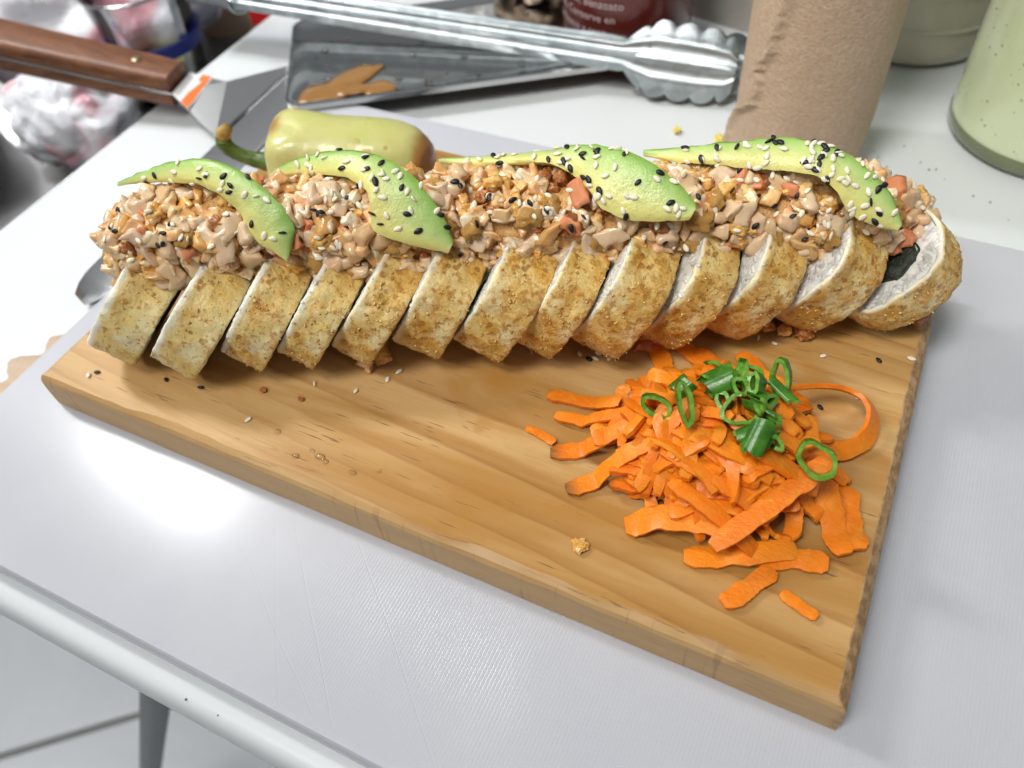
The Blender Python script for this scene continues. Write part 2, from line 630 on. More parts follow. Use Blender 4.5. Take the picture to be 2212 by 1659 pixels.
def bag_mat():
    """thin milky carrier-bag film with patches of red and blue print"""
    m = NT("printed_bag_film", (0.82, 0.83, 0.86), 0.28, trans=0.0, spec=0.5)
    n = m.noise(11, 2, 0.5)
    n2 = m.noise(13, 2, 0.5, m.scale(m.obj(), (1.3, 0.8, 1.1)))
    bl = m.voro(46, out="Distance")
    c = m.mix(m.math("MULTIPLY", m.math("MULTIPLY", m.step(n, 0.50, 0.58), m.step(bl, 0.72, 0.42)), 0.75), (0.78, 0.79, 0.83), (0.62, 0.16, 0.20))
    c = m.mix(m.math("MULTIPLY", m.math("MULTIPLY", m.step(n2, 0.54, 0.60), m.step(bl, 0.25, 0.45)), 0.75), c, (0.14, 0.16, 0.30))
    m.color(c)
    m.bump(m.noise(60, 4, 0.6), 0.6, 0.006)
    return m


def film(name, tint, gloss=1.0, rough=0.03, ior=1.45):
    """thin clear plastic or water: see-through with a fresnel sheen"""
    m = NT(name)
    m.t.nodes.remove(m.b)
    out = [n for n in m.t.nodes if n.type == "OUTPUT_MATERIAL"][0]
    tr = m.n("ShaderNodeBsdfTransparent")
    tr.inputs[0].default_value = (*tint, 1)
    gl = m.n("ShaderNodeBsdfGlossy")
    gl.inputs["Roughness"].default_value = rough
    fr = m.n("ShaderNodeFresnel")
    fr.inputs[0].default_value = ior
    mx = m.n("ShaderNodeMixShader")
    m.link(m.math("MULTIPLY", fr.outputs[0], gloss), mx.inputs[0])
    m.link(tr.outputs[0], mx.inputs[1])
    m.link(gl.outputs[0], mx.inputs[2])
    m.link(mx.outputs[0], out.inputs[0])
    return m


MAT = dict(
    wood=wood_board(), sheet=poly_sheet(), table=table_plastic(), crust=crust_mat(), rice=rice_mat(), crab=crab_mat(),
    avocado=avocado_mat(), carrot=carrot_mat(), kraft=kraft(), pepper=pepper_mat(), salsa=salsa_mat(), tile=floor_tile(),
    bag=bag_mat(), galv=galvanised(),
    core=fried_mat("sauce_bound_mix", (0.60, 0.28, 0.065), (0.74, 0.48, 0.20), (0.36, 0.11, 0.02)),
    fried=fried_mat("fried_crumb", (0.72, 0.34, 0.055), (0.80, 0.50, 0.16), (0.45, 0.17, 0.025)),
    brown=fried_mat("dark_fried_crumb", (0.36, 0.115, 0.028), (0.50, 0.20, 0.055), (0.19, 0.05, 0.012)),
    red=simple_food("red_crab_skin", (0.66, 0.17, 0.05), (0.76, 0.36, 0.18), 240, 0.28, 0.25),
    crumb=simple_food("toasted_crumb", (0.56, 0.30, 0.06), (0.80, 0.58, 0.24), 350, 0.65, 0.0, 0.5),
    nori=simple_food("nori", (0.012, 0.016, 0.010), (0.03, 0.04, 0.022), 500, 0.45, 0.0, 0.8),
    cheese=simple_food("cream_cheese", (0.80, 0.77, 0.66), (0.84, 0.81, 0.72), 200, 0.45),
    green=simple_food("avocado_filling", (0.42, 0.55, 0.12), (0.58, 0.64, 0.22), 200, 0.35),
    pink=simple_food("crab_filling", (0.78, 0.55, 0.47), (0.80, 0.68, 0.60), 260, 0.35),
    white_seed=simple_food("white_sesame", (0.82, 0.74, 0.56), (0.86, 0.80, 0.65), 300, 0.38, 0.25, 0.25),
    black_seed=NT("black_sesame", (0.012, 0.011, 0.012), 0.42),
    scallion=simple_food("scallion_skin", (0.024, 0.110, 0.008), (0.065, 0.215, 0.016), 160, 0.27, 0.15, 0.15),
    scallion_in=simple_food("scallion_flesh", (0.10, 0.28, 0.025), (0.22, 0.42, 0.06), 300, 0.25, 0.3, 0.3),
    stem=simple_food("chili_stem", (0.06, 0.11, 0.018), (0.14, 0.20, 0.04), 160, 0.4, 0.1, 0.8),
    stem_dry=simple_food("dry_chili_stem", (0.36, 0.22, 0.05), (0.50, 0.34, 0.11), 260, 0.6, 0.0, 0.8),
    walnut=None, blade=steel("spatula_steel", (0.60, 0.60, 0.59), 0.30), chrome=steel("polished_steel", (0.50, 0.50, 0.495), 0.12, amount=0.03),
    bowlsteel=steel("bowl_steel", (0.86, 0.86, 0.84), 0.30, (10, 10, 10), 0.2),
    rim=NT("table_edge_plastic", (0.80, 0.82, 0.82), 0.33),
    grout=NT("grout", (0.26, 0.27, 0.25), 0.8), leg=NT("grey_steel_tube", (0.085, 0.10, 0.105), 0.4, metal=0.3),
    counter=NT("grey_counter", (0.16, 0.165, 0.17), 0.35), black=NT("black_plastic", (0.012, 0.012, 0.014), 0.3),
    card=simple_food("tan_cardboard", (0.56, 0.42, 0.30), (0.62, 0.48, 0.35), 40, 0.8, 0.0, 0.2),
    sauce_red=NT("red_chili_sauce_bottle", (0.115, 0.014, 0.008), 0.22, coat=0.4), white_print=NT("white_print", (0.62, 0.50, 0.50), 0.5),
    label=NT("pale_label", (0.62, 0.60, 0.55), 0.5), blue=NT("blue_plastic", (0.02, 0.035, 0.26), 0.3),
    clear=film("clear_plastic", (0.93, 0.94, 0.95)), orange=NT("orange_sticker", (0.95, 0.17, 0.02), 0.5),
    sticker=NT("white_sticker", (0.82, 0.82, 0.82), 0.4), gravy=NT("brown_gravy", (0.30, 0.145, 0.035), 0.15, coat=0.5),
    water=film("water", (0.97, 0.96, 0.94), 0.7, 0.02, 1.4), yellow=simple_food("yellow_egg_crumb", (0.72, 0.58, 0.10), (0.78, 0.66, 0.22), 300),
    red_wrap=NT("red_wrapper", (0.62, 0.02, 0.02), 0.3), yellow_wrap=NT("yellow_wrapper", (0.75, 0.55, 0.02), 0.3),
    olive=NT("olive_contents", (0.42, 0.39, 0.13), 0.4), jar=NT("frosted_jar_plastic", (0.60, 0.57, 0.47), 0.3, sss=0.2, sss_s=0.01, coat=0.3),
    greycard=simple_food("grey_card", (0.33, 0.31, 0.28), (0.38, 0.36, 0.33), 40, 0.7, 0.0, 0.2),
    blackish=NT("dark_speck", (0.10, 0.095, 0.085), 0.7),
    brass=NT("brass_rivet", (0.55, 0.47, 0.28), 0.35, metal=1.0),
)


def walnut():
    m = NT("walnut_handle", rough=0.45, spec=0.4)
    g = m.noise(1.0, 4, 0.6, m.scale(m.obj(), (22, 240, 240)), 0.4)
    f = m.noise(1.0, 3, 0.6, m.scale(m.obj(), (70, 1200, 1200)))
    c = m.ramp(g, [(0.3, (0.095, 0.036, 0.018)), (0.5, (0.175, 0.070, 0.032)), (0.7, (0.25, 0.105, 0.05))])
    m.color(m.mix(m.math("MULTIPLY", m.step(f, 0.5, 0.7), 0.4), c, (0.07, 0.026, 0.014)))
    m.bump(f, 0.3, 0.0004)
    return m


MAT["walnut"] = walnut()

# ------------------------------------------------------------------ the setting: floor, table, sheet
TAB = -0.010                      # top of the table; the cutting sheet's top is z = 0


def floor():
    z = -0.76
    put("floor", [(-4, -3, z - 0.006), (3, -3, z - 0.006), (3, 4, z - 0.006), (-4, 4, z - 0.006)], [[0, 1, 2, 3]], MAT["grout"], origin=(0, 0, z), smooth=False)["kind"] = "structure"
    fl = bpy.data.objects["floor"]
    # tiles, one by one, a little apart so that the grout shows between them
    a = math.atan2(0.104, 0.117)
    e = Vector((math.cos(a), math.sin(a), 0))
    n = Vector((-e.y, e.x, 0))
    p0 = Vector((-0.565, -0.183, z))
    s, g = 0.45, 0.0045
    prof = [(-s / 2 + g, -s / 2 + g), (s / 2 - g, -s / 2 + g), (s / 2 - g, s / 2 - g), (-s / 2 + g, s / 2 - g)]
    bev = 0.004
    v = [(x * 1.0, y * 1.0, -0.006) for x, y in prof] + [(x, y, -0.0015) for x, y in prof] + [(x - math.copysign(bev, x), y - math.copysign(bev, y), 0.0) for x, y in prof]
    f = [[8, 9, 10, 11]] + [[i, (i + 1) % 4, 4 + (i + 1) % 4, 4 + i] for i in range(4)] + [[4 + i, 4 + (i + 1) % 4, 8 + (i + 1) % 4, 8 + i] for i in range(4)]
    me = mesh("tile", v, f, MAT["tile"], smooth=False)
    for i in range(-4, 4):
        for j in range(-3, 4):
            c = p0 + e * (s * (i + 0.72)) + n * (s * (j + 0.5)) - Vector((0, 0, z))
            o = link_mesh("tile", me, fl, (c.x, c.y, 0.0))
            o.rotation_euler = (0, 0, a)


floor()


def rounded_slab(x0, x1, y0, y1, rc, prof, per=12):
    """rounded rectangle outlines stacked by (inset, z)"""
    rings = []
    for ins, z in prof:
        r = max(rc - ins, 0.0005)
        ring = []
        for cx, cy, a0 in ((x1 - ins - r, y0 + ins + r, -90), (x1 - ins - r, y1 - ins - r, 0), (x0 + ins + r, y1 - ins - r, 90), (x0 + ins + r, y0 + ins + r, 180)):
            for k in range(per + 1):
                a = R(a0 + 90 * k / per)
                ring.append(Vector((cx + r * math.cos(a), cy + r * math.sin(a), z)))
        rings.append(ring)
    return rings


def table():
    t = thing("folding_table", (0.35, 0.2, -0.76), "white plastic folding table with a thick rounded rim under the cutting sheet", "table")
    prof = [(0.014, TAB - 0.022), (0.003, TAB - 0.021), (0.0006, TAB - 0.018), (0.0, TAB - 0.014), (0.0004, TAB - 0.006), (0.0014, TAB - 0.0026), (0.0032, TAB - 0.0008), (0.0056, TAB), (0.030, TAB - 0.0003)]
    v, f = loft(rounded_slab(-0.282, 1.05, -0.1635, 0.62, 0.03, prof))
    put("tabletop", v, f, MAT["table"], t, sharp=40)
    for a, b in (((-0.086, -0.121, TAB - 0.022), (-0.36, -0.189, -0.62)), ((0.95, -0.14, TAB - 0.022), (1.0, -0.18, -0.755)), ((0.95, 0.55, TAB - 0.022), (1.0, 0.58, -0.755)), ((-0.2, 0.55, TAB - 0.022), (-0.25, 0.58, -0.755))):
        a, b = Vector(a), Vector(b)
        if b.z > -0.7:
            b = a + (b - a) * ((-0.755 - a.z) / (b.z - a.z))
        v, f = tube([a, a.lerp(b, 0.5), b], 0.0092, 14)
        put("leg", v, f, MAT["leg"], t, sharp=50)
    v, f = tube([(-0.02, -0.13, -0.30), (-0.30, -0.10, -0.62)], 0.005, 10)
    put("brace", v, f, MAT["leg"], t, sharp=50)


table()


def sheet():
    prof = [(0.0015, TAB + 0.0003), (0.0, TAB + 0.0018), (0.0, -0.0018), (0.0012, -0.0003), (0.003, 0.0)]
    v, f = loft(rounded_slab(-0.179, 0.272, -0.1535, 0.1335, 0.004, prof, 5))
    o = put("cutting_sheet", v, f, MAT["sheet"], None, (0.046, -0.008, TAB), sharp=40)
    tag(o, "milky white plastic cutting sheet with fine ribs lying under the wooden board", "cutting board")


sheet()

# torn brown paper lying on the table and tucked along the sheet's left edge
def torn_paper():
    edge = []
    n = 60
    for k in range(n + 1):
        t = k / n
        y = -0.125 + 0.077 * t
        wid = 0.001 + 0.021 * (math.sin(math.pi * min(1, t * 1.02)) ** 0.55) * (0.75 + 0.5 * nz((t * 9, 0, 0), 1, 3)) + 0.0014 * nz((t * 40, 0, 0), 1, 8)
        if t > 0.93:
            wid *= (1 - t) / 0.07
        edge.append((-0.1795 - max(wid, 0.0003), y))
    top = [Vector((x, y, TAB + 0.0012 + 0.0003 * nz((x, y, 0), 200))) for x, y in edge] 
    inn = [Vector((-0.1795, y, TAB + 0.0012)) for _, y in edge]
    v = top + inn + [p - Vector((0, 0, 0.0008)) for p in top]
    f = []
    for i in range(n):
        f.append([i, i + 1, n + 2 + i, n + 1 + i])
        f.append([2 * n + 2 + i, 2 * n + 3 + i, i + 1, i])
    o = put("torn_paper", v, f, MAT["card"], None, (-0.185, -0.09, TAB))
    tag(o, "torn strip of brown paper along the left edge of the cutting sheet", "paper scrap")


torn_paper()

# ------------------------------------------------------------------ the wooden serving board
BT = 0.017                        # its top


def board():
    L, W = 0.150, 0.0912
    pts = []
    n_long, n_short, rc = 90, 56, 0.0025
    def side(a, b, n, nm):
        for k in range(n):
            p = Vector(a).lerp(Vector(b), k / n)
            pts.append((p, nm, k / n))
    side((-L, -W, 0), (L, -W, 0), n_long, "f")
    side((L, -W, 0), (L, W, 0), n_short, "r")
    side((L, W, 0), (-L, W, 0), n_long, "b")
    side((-L, W, 0), (-L, -W, 0), n_short, "l")
    # profile: (height, inset for front, right, back, left)
    prof = [(0.0, (0.0008, 0.0006, 0.0006, 0.0006)), (0.0007, (0, 0, 0, 0)), (0.0090, (0, 0, 0, 0)), (0.0142, (0.0003, 0.0004, 0.0002, 0.0002)),
            (0.0156, (0.0010, 0.0014, 0.0005, 0.0005)), (BT, (0.0028, 0.0034, 0.0014, 0.0014)), (BT + 0.00001, (0.0036, 0.0042, 0.0020, 0.0020))]
    inward = {"f": Vector((0, 1, 0)), "r": Vector((-1, 0, 0)), "b": Vector((0, -1, 0)), "l": Vector((1, 0, 0))}
    idx = {"f": 0, "r": 1, "b": 2, "l": 3}
    rings, edge, endg = [], [], []
    for h, ins in prof:
        ring = []
        for p, s, t in pts:
            q = Vector(p)
            wear = 1.0 + 0.55 * nz((p.x, p.y, 0), 28, 2) + 0.3 * nz((p.x, p.y, 0), 90, 5)
            if s != "f":
                wear = 1 + 0.12 * nz((p.x, p.y, 0), 20, 2)
            if s == "f":
                wear *= 1.15 - 0.75 * max(0, 0.12 - t) / 0.12
            # both sides pull in at the corners so that the insets meet there
            q.x = max(-L + ins[3] * wear, min(L - ins[1] * wear, q.x))
            q.y = max(-W + ins[0] * wear, min(W - ins[2] * wear, q.y))
            q += inward[s] * (0.00022 * nz((p.x, p.y, h * 40), 55, 11))
            q.z = h
            ring.append(q)
            hh = h / BT
            endg.append(1.0 if s in "rl" and 0.02 < hh < 1.0001 else 0.0)
            e = 0.0
            if s == "f":
                e = 1.0 if hh < 0.90 else (0.8 if hh < 0.99 else 0.3 if hh < 1.0001 else 0.0)
            edge.append(e)
        rings.append(ring)
    # a few more inner rings keep the top flat
    for ins in (0.016, 0.04):
        rings.append([Vector((max(-L + ins, min(L - ins, p.x)), max(-W + ins, min(W - ins, p.y)), BT)) for p, s, t in pts])
        edge += [0.0] * len(pts)
        endg += [0.0] * len(pts)
    v, f = loft(rings)
    o = put("serving_board", v, f, MAT["wood"], None, (0, 0, 0), sharp=16, attrs={"edge": edge, "endgrain": endg})
    tag(o, "pine serving board with worn edges holding the sushi roll and shredded carrot", "serving board")
    return o


BOARD = board()

# ------------------------------------------------------------------ the sliced roll
# centre of each slice's right face (mm), lean and yaw of its axis (degrees), thickness and radius (mm)
SL = [(-108, -54.5, 39, 15, 17.8, 21.9), (-81.5, -51, 38, 13.5, 17.2, 21.9), (-61, -39.5, 34, 14.5, 16.2, 21.9), (-43.3, -31.5, 33, 11.5, 14.4, 21.8),
      (-24.5, -22.3, 32.5, 8.5, 15.0, 21.8), (-4.4, -10.5, 28.5, 12, 17.8, 21.8), (17.5, -3, 29.5, 10, 18.5, 21.8), (34, 4.5, 28, 8, 16, 21.7), (55, 12.5, 29, 9, 19.5, 21.7),
      (71, 26, 32, 16, 18, 21.8), (89, 39.5, 34, 22, 18.5, 21.8), (111, 53, 38, 27, 20, 21.5), (133.5, 62.5, 46, 30, 19, 20.6)]
LABELS = ["breaded sushi slice at the left end of the roll, its cut side showing thin nori",
          "second breaded slice from the left end, green avocado showing in the gap before it",
          "third breaded slice from the left, a black seed on green filling beside it",
          "fourth breaded slice from the left, below the tip of the first avocado slice",
          "fifth breaded slice from the left, standing above the larger fallen crab crumb",
          "sixth breaded slice from the left, a square evenly browned front, below the second avocado slice",
          "middle breaded slice of the roll, seventh from either end",
          "narrow breaded slice just right of the middle, eighth from the left",
          "ninth breaded slice from the left, white rice edge bright beside a dark gap",
          "tenth breaded slice from the left, behind the fallen pink crab bits",
          "eleventh breaded slice from the left, leaning with a pointed lower corner",
          "leaning slice before the last, white rice face above a broad crust",
          "last slice at the right end, fallen open with black nori in its rice"]


def superellipse(th, r, e=2.45):
    c_, s_ = math.cos(th), math.sin(th)
    return (r * math.copysign(abs(c_) ** (2 / e), c_), r * math.copysign(abs(s_) ** (2 / e), s_))


grain_me = None


def make_grain():
    v, f = loft([[Vector((r * math.cos(2 * math.pi * k / 7), r * math.sin(2 * math.pi * k / 7), h)) for k in range(7)] for r, h in
                 ((0.0002, -0.0028), (0.00075, -0.0021), (0.00105, 0), (0.00075, 0.0021), (0.0002, 0.0028))])
    return v, f


GV, GF = make_grain()


def crumb_shape(s, rng, n=2):
    """one irregular little crumb"""
    v = [Vector((rng.uniform(.6, 1) * a, rng.uniform(.6, 1) * b, rng.uniform(.6, 1) * c_)) * s for a, b, c_ in ((1, 0, 0), (-1, 0, 0), (0, 1, 0), (0, -1, 0), (0, 0, 1), (0, 0, -1))]
    f = [[0, 2, 4], [2, 1, 4], [1, 3, 4], [3, 0, 4], [2, 0, 5], [1, 2, 5], [3, 1, 5], [0, 3, 5]]
    return v, f


def rand_rot(rng):
    return Matrix.Rotation(rng.uniform(0, 6.28), 3, Vector((rng.uniform(-1, 1), rng.uniform(-1, 1), rng.uniform(-1, 1) + 1e-3)).normalized())


SLICES = []


def make_slice(i):
    rng = random.Random(100 + i)
    bx, by, L, psi, t, rad = SL[i]
    L, psi = R(L), R(psi)
    rad *= MM
    t *= MM
    a = Vector((math.cos(L) * math.cos(psi), math.cos(L) * math.sin(psi), -math.sin(L)))
    h = Vector((-math.sin(psi), math.cos(psi), 0))
    wv = Vector((math.sin(L) * math.cos(psi), math.sin(L) * math.sin(psi), math.cos(L)))
    cr = Vector((bx * MM, by * MM, BT + rad * 0.985 * math.cos(L)))
    if i:
        px, py = SL[i - 1][:2]
        t = min(t, (Vector((bx - px, by - py, 0)) * MM).dot(a) - 0.0007)
    mid = cr - a * (t / 2)
    lo = Vector((mid.x, mid.y, BT))
    root = thing("sushi_slice", lo, LABELS[i], "sushi slice", "breaded slices of the sushi roll")
    seed = i * 3.7
    toastiness = 0.18 + 0.42 * min(1, i / 5.0)

    # crust: a band round the rice, its rims turned in a little
    n = 84
    cols = [(-0.500, -0.00135), (-0.492, -0.0003), (-0.455, 0.0001)] + [(-0.455 + 0.91 * k / 11, 0.00015) for k in range(1, 11)] + [(0.455, 0.0001), (0.492, -0.0003), (0.500, -0.00135)]
    rings, toast, bare = [], [], []
    for s, dr in cols:
        ring = []
        for k in range(n):
            th = 2 * math.pi * k / n
            cx, cy = superellipse(th, rad + dr)
            p = mid + a * (s * t) + h * cx + wv * cy
            d = 0.00075 * fbm(p, 230, seed) + 0.0009 * fbm(p, 60, seed + 5)
            rr = Vector((cx, cy)).normalized()
            p = p + (h * rr.x + wv * rr.y) * d + a * (0.00045 * fbm(p, 260, seed + 9))
            low = BT + 0.0003
            if p.z < low:
                p.z = low + 0.0002 * (1 + nz(p, 300))
            ring.append(p)
            bot = max(0.0, 1 - (p.z - BT) / 0.010)
            e = min(1.0, max(0.0, (s + 0.5) / 0.16))
            bare.append(max(0.0, 1 - (s + 0.5) / (0.21 if i < 6 else 0.12)) * min(1, max(0, (p.z - BT) / 0.006)) * (1.15 if i < 4 else 0.8))
            toast.append(max(0, min(1, (toastiness + 0.55 * bot + 0.25 * fbm(p, 45, 2)) * (0.15 + 0.85 * e))))
        rings.append(ring)
    v, f = loft(rings, True, False)
    crust = put("crust", v, f, MAT["crust"], root, attrs={"toast": toast, "bare": bare})
    md = crust.modifiers.new("shell", "SOLIDIFY")
    md.thickness = 0.0008
    md.offset = -1

    # rice: a plump disc a touch smaller than the crust
    rings = []
    r0 = rad - 0.0009
    for s, k_ in ((-0.488, 0.02), (-0.492, 0.30), (-0.494, 0.62), (-0.494, 0.85), (-0.486, 0.96), (-0.46, 1.0), (0.46, 1.0), (0.486, 0.96), (0.494, 0.85), (0.494, 0.62), (0.492, 0.30), (0.488, 0.02)):
        ring = []
        for k in range(56):
            cx, cy = superellipse(2 * math.pi * k / 56, r0 * k_)
            p = mid + a * (s * t) + h * cx + wv * cy
            p = p + a * (0.0005 * nz(p, 330, seed + 4) * math.copysign(1, s))
            p.z = max(p.z, BT + 0.0008)
            ring.append(p)
        rings.append(ring)
    v, f = loft(rings)
    put("rice", v, f, MAT["rice"], root)

    # grains standing proud on the cut face
    mb = MB()
    fill = Vector((0.0, -0.0005)) if i < 11 else Vector((0.002, 0.000))
    for k in range(300 if i >= 10 else 180):
        th, rr = rng.uniform(0, 6.283), math.sqrt(rng.uniform(0.34 if i < 12 else 0.40, 0.92))
        cx, cy = superellipse(th, r0 * rr)
        p = mid - a * (0.495 * t - 0.00062) + h * cx + wv * cy
        if p.z < BT + 0.001 or (i == 12 and (p - (mid - a * (0.494 * t) + wv * 0.0030 - h * 0.0030)).length < 0.0128):
            continue
        ang = rng.uniform(0, 6.283)
        d = (h * math.cos(ang) + wv * math.sin(ang) + a * rng.uniform(-.15, .15)).normalized()
        d, s_, u_ = frame(d, a)
        sc = rng.uniform(0.75, 1.05)
        mb.add([p + (s_ * q.x + u_ * q.y + d * q.z) * sc for q in GV], GF)
    g = mb.put("rice_grains", MAT["rice"], root)
    g["kind"] = "stuff"

    # nori: a dark loop on the cut face, with the filling inside it
    big = 0.92 if i == 12 else 1.0
    for side in (-1, 1):
        outer, inner = [], []
        ctr = mid + a * (side * 0.494 * t) + ((wv * 0.0030 - h * 0.0030) if i == 12 else Vector((0, 0, 0)))
        k_ = 46
        rings = []
        for k in range(k_):
            th = 2 * math.pi * k / k_
            rx_ = 0.0118 * big * (1 + 0.13 * math.sin(2 * th + i) + 0.05 * math.sin(5 * th + 2 * i))
            ry_ = 0.0098 * big * (1 + 0.12 * math.cos(3 * th + i))
            wob = 0.0004 * nz((math.cos(th), math.sin(th), i), 3)
            rr = []
            for dr, da in ((0.0, -0.001), (0.0, 0.0007), (-0.0006, 0.0007), (-0.0006, -0.001)):
                rr.append(ctr + h * ((rx_ + dr + wob) * math.cos(th)) + wv * ((ry_ + dr + wob) * math.sin(th) + 0.0005) + a * (side * da))
            rings.append(rr)
        rings.append(rings[0])
        v, f = loft(rings, True, False)
        put("nori", v, f, MAT["nori"], root)
        if side == 1 and i < 12:
            continue
        if i == 12:
            # the opened end piece shows its folded dark nori instead of the filling
            rings = []
            for q, hh in ((0.97, -0.001), (0.97, 0.0010), (0.75, 0.0016), (0.4, 0.0006), (0.02, 0.0014)):
                ring = []
                for k in range(26):
                    th = 2 * math.pi * k / 26
                    jag = 1 + 0.22 * nz((math.cos(th) * 2, math.sin(th) * 2, q), 1.3, 4)
                    p = ctr + h * (0.0118 * big * q * jag * math.cos(th)) + wv * (0.0098 * big * q * jag * math.sin(th) + 0.0005)
                    ring.append(p + a * (side * (hh + 0.0022 * nz(p, 330, 3))))
                rings.append(ring)
            v, f = loft(rings)
            put("nori", v, f, MAT["nori"], root)
            continue
        for nm, mt, ox, oy, sx, sy in (("cream_cheese", "cheese", -0.0042, 0.0034, 0.0048, 0.0040), ("avocado_filling", "green", -0.0036, -0.0038, 0.0044, 0.0034), ("crab_filling", "pink", 0.0040, -0.001, 0.0054, 0.0060)):
            ang = rng.uniform(-0.4, 0.4)
            rings = []
            for q, hh in ((1.0, -0.0015), (1.0, 0.0001), (0.85, 0.0007), (0.45, 0.0010), (0.02, 0.0011)):
                ring = []
                for k in range(18):
                    th = 2 * math.pi * k / 18
                    ex, ey = superellipse(th, 1.0, 3.0)
                    ex, ey = ex * sx * q * big, ey * sy * q * big
                    ex, ey = ex * math.cos(ang) - ey * math.sin(ang), ex * math.sin(ang) + ey * math.cos(ang)
                    p = ctr + h * (ox * big + ex) + wv * (oy * big + ey) + a * (side * hh)
                    p = p + (h + wv) * (0.0005 * nz(p, 260, seed))
                    ring.append(p)
                rings.append(ring)
            v, f = loft(rings)
            put(nm, v, f, MAT["nori"] if (i == 12 and nm != "cream_cheese") else MAT[mt], root)

    # loose crumbs clinging to the crust
    mb = MB()
    for k in range(300):
        th, s = rng.uniform(0, 6.283), rng.uniform(-0.47, 0.5)
        if s < -0.25 and rng.random() < 0.75:
            continue
        cx, cy = superellipse(th, rad + 0.0002)
        p = mid + a * (s * t) + h * cx + wv * cy
        if p.z < BT + 0.0004:
            p.z = BT + 0.0004
        rr = Vector((cx, cy)).normalized()
        p += (h * rr.x + wv * rr.y) * (0.0007 * fbm(p, 60, seed + 5))
        m3 = rand_rot(rng)
        cv, cf = crumb_shape(rng.choice((0.00035, 0.00045, 0.0005, 0.0006, 0.0008)), rng)
        mb.add([p + m3 @ Vector((q.x * 1.3, q.y, q.z * 0.6)) for q in cv], cf)
    cb = mb.put("crust_crumbs", MAT["crumb"], root)
    cb["kind"] = "stuff"
    SLICES.append((mid, a, h, wv, t, rad))


for i in range(13):
    make_slice(i)

# ------------------------------------------------------------------ the crab topping heaped along the roll
UA = R(25.3)
UX = Vector((math.cos(UA), math.sin(UA), 0))
VX = Vector((-math.sin(UA), math.cos(UA), 0))
ORG = Vector((-0.137, -0.072, BT))


def along(u, v, z):
    """millimetres along, across and above the board in the roll's own frame"""
    return ORG + UX * (u * MM) + VX * (v * MM) + Vector((0, 0, z * MM))


def lerp_tab(tab, u):
    if u <= tab[0][0]:
        return tab[0][1]
    for (a, b), (c_, d) in zip(tab, tab[1:]):
        if u <= c_:
            return b + (d - b) * (u - a) / (c_ - a)
    return tab[-1][1]


TOPZ = [(20, 44), (27, 54), (40, 59), (60, 62), (100, 62), (125, 60), (170, 59), (205, 57), (235, 56), (262, 55), (280, 52), (295, 45), (306, 36), (316, 28)]
LOWZ = [(20, 26), (40, 26), (90, 23), (130, 22), (170, 22), (210, 21), (240, 20), (260, 18), (280, 18), (300, 20), (316, 21)]
VC = [(8, 15), (40, 13.8), (270, 14.5), (300, 18), (318, 19)]
RV = [(20, 12), (34, 17), (280, 17), (300, 14), (316, 8)]


def top_point(u, phi, k=1.0):
    """phi 0 faces the camera side, 90 is up, 180 the far side"""
    zt, zl = lerp_tab(TOPZ, u), lerp_tab(LOWZ, u)
    zc, rz = (zt + zl) / 2, (zt - zl) / 2
    e = 2.3
    c_, s_ = math.cos(phi), math.sin(phi)
    cx = math.copysign(abs(c_) ** (2 / e), c_)
    sx = math.copysign(abs(s_) ** (2 / e), s_)
    lump = 1 + 0.08 * noise.noise(Vector((u * 0.06, phi * 1.3, 4)))
    return along(u, lerp_tab(VC, u) - lerp_tab(RV, u) * cx * k * lump, zc + rz * sx * k * lump)


TOPPING = thing("crab_topping", along(165, 15, 30), "long heap of chopped saucy crab and fried bits lying along the top of the roll", "sushi topping")


def topping_core():
    rings = []
    for i in range(105):
        u = 22 + (315 - 22) * i / 104
        endk = min(1.0, math.sqrt(max(0.02, min(i, 104 - i) / 7.0)))
        rings.append([])
        for k in range(44):
            p = top_point(u, 2 * math.pi * k / 44, 0.86 * (0.35 + 0.65 * endk))
            d = 0.0013 * fbm(p, 150, 3) + 0.0009 * fbm(p, 420, 9, 2)
            cc = along(u, 15, 42)
            rings[-1].append(p + (p - cc).normalized() * d)
    v, f = loft(rings)
    return put("sauce_bed", v, f, MAT["core"], TOPPING)


CORE = topping_core()


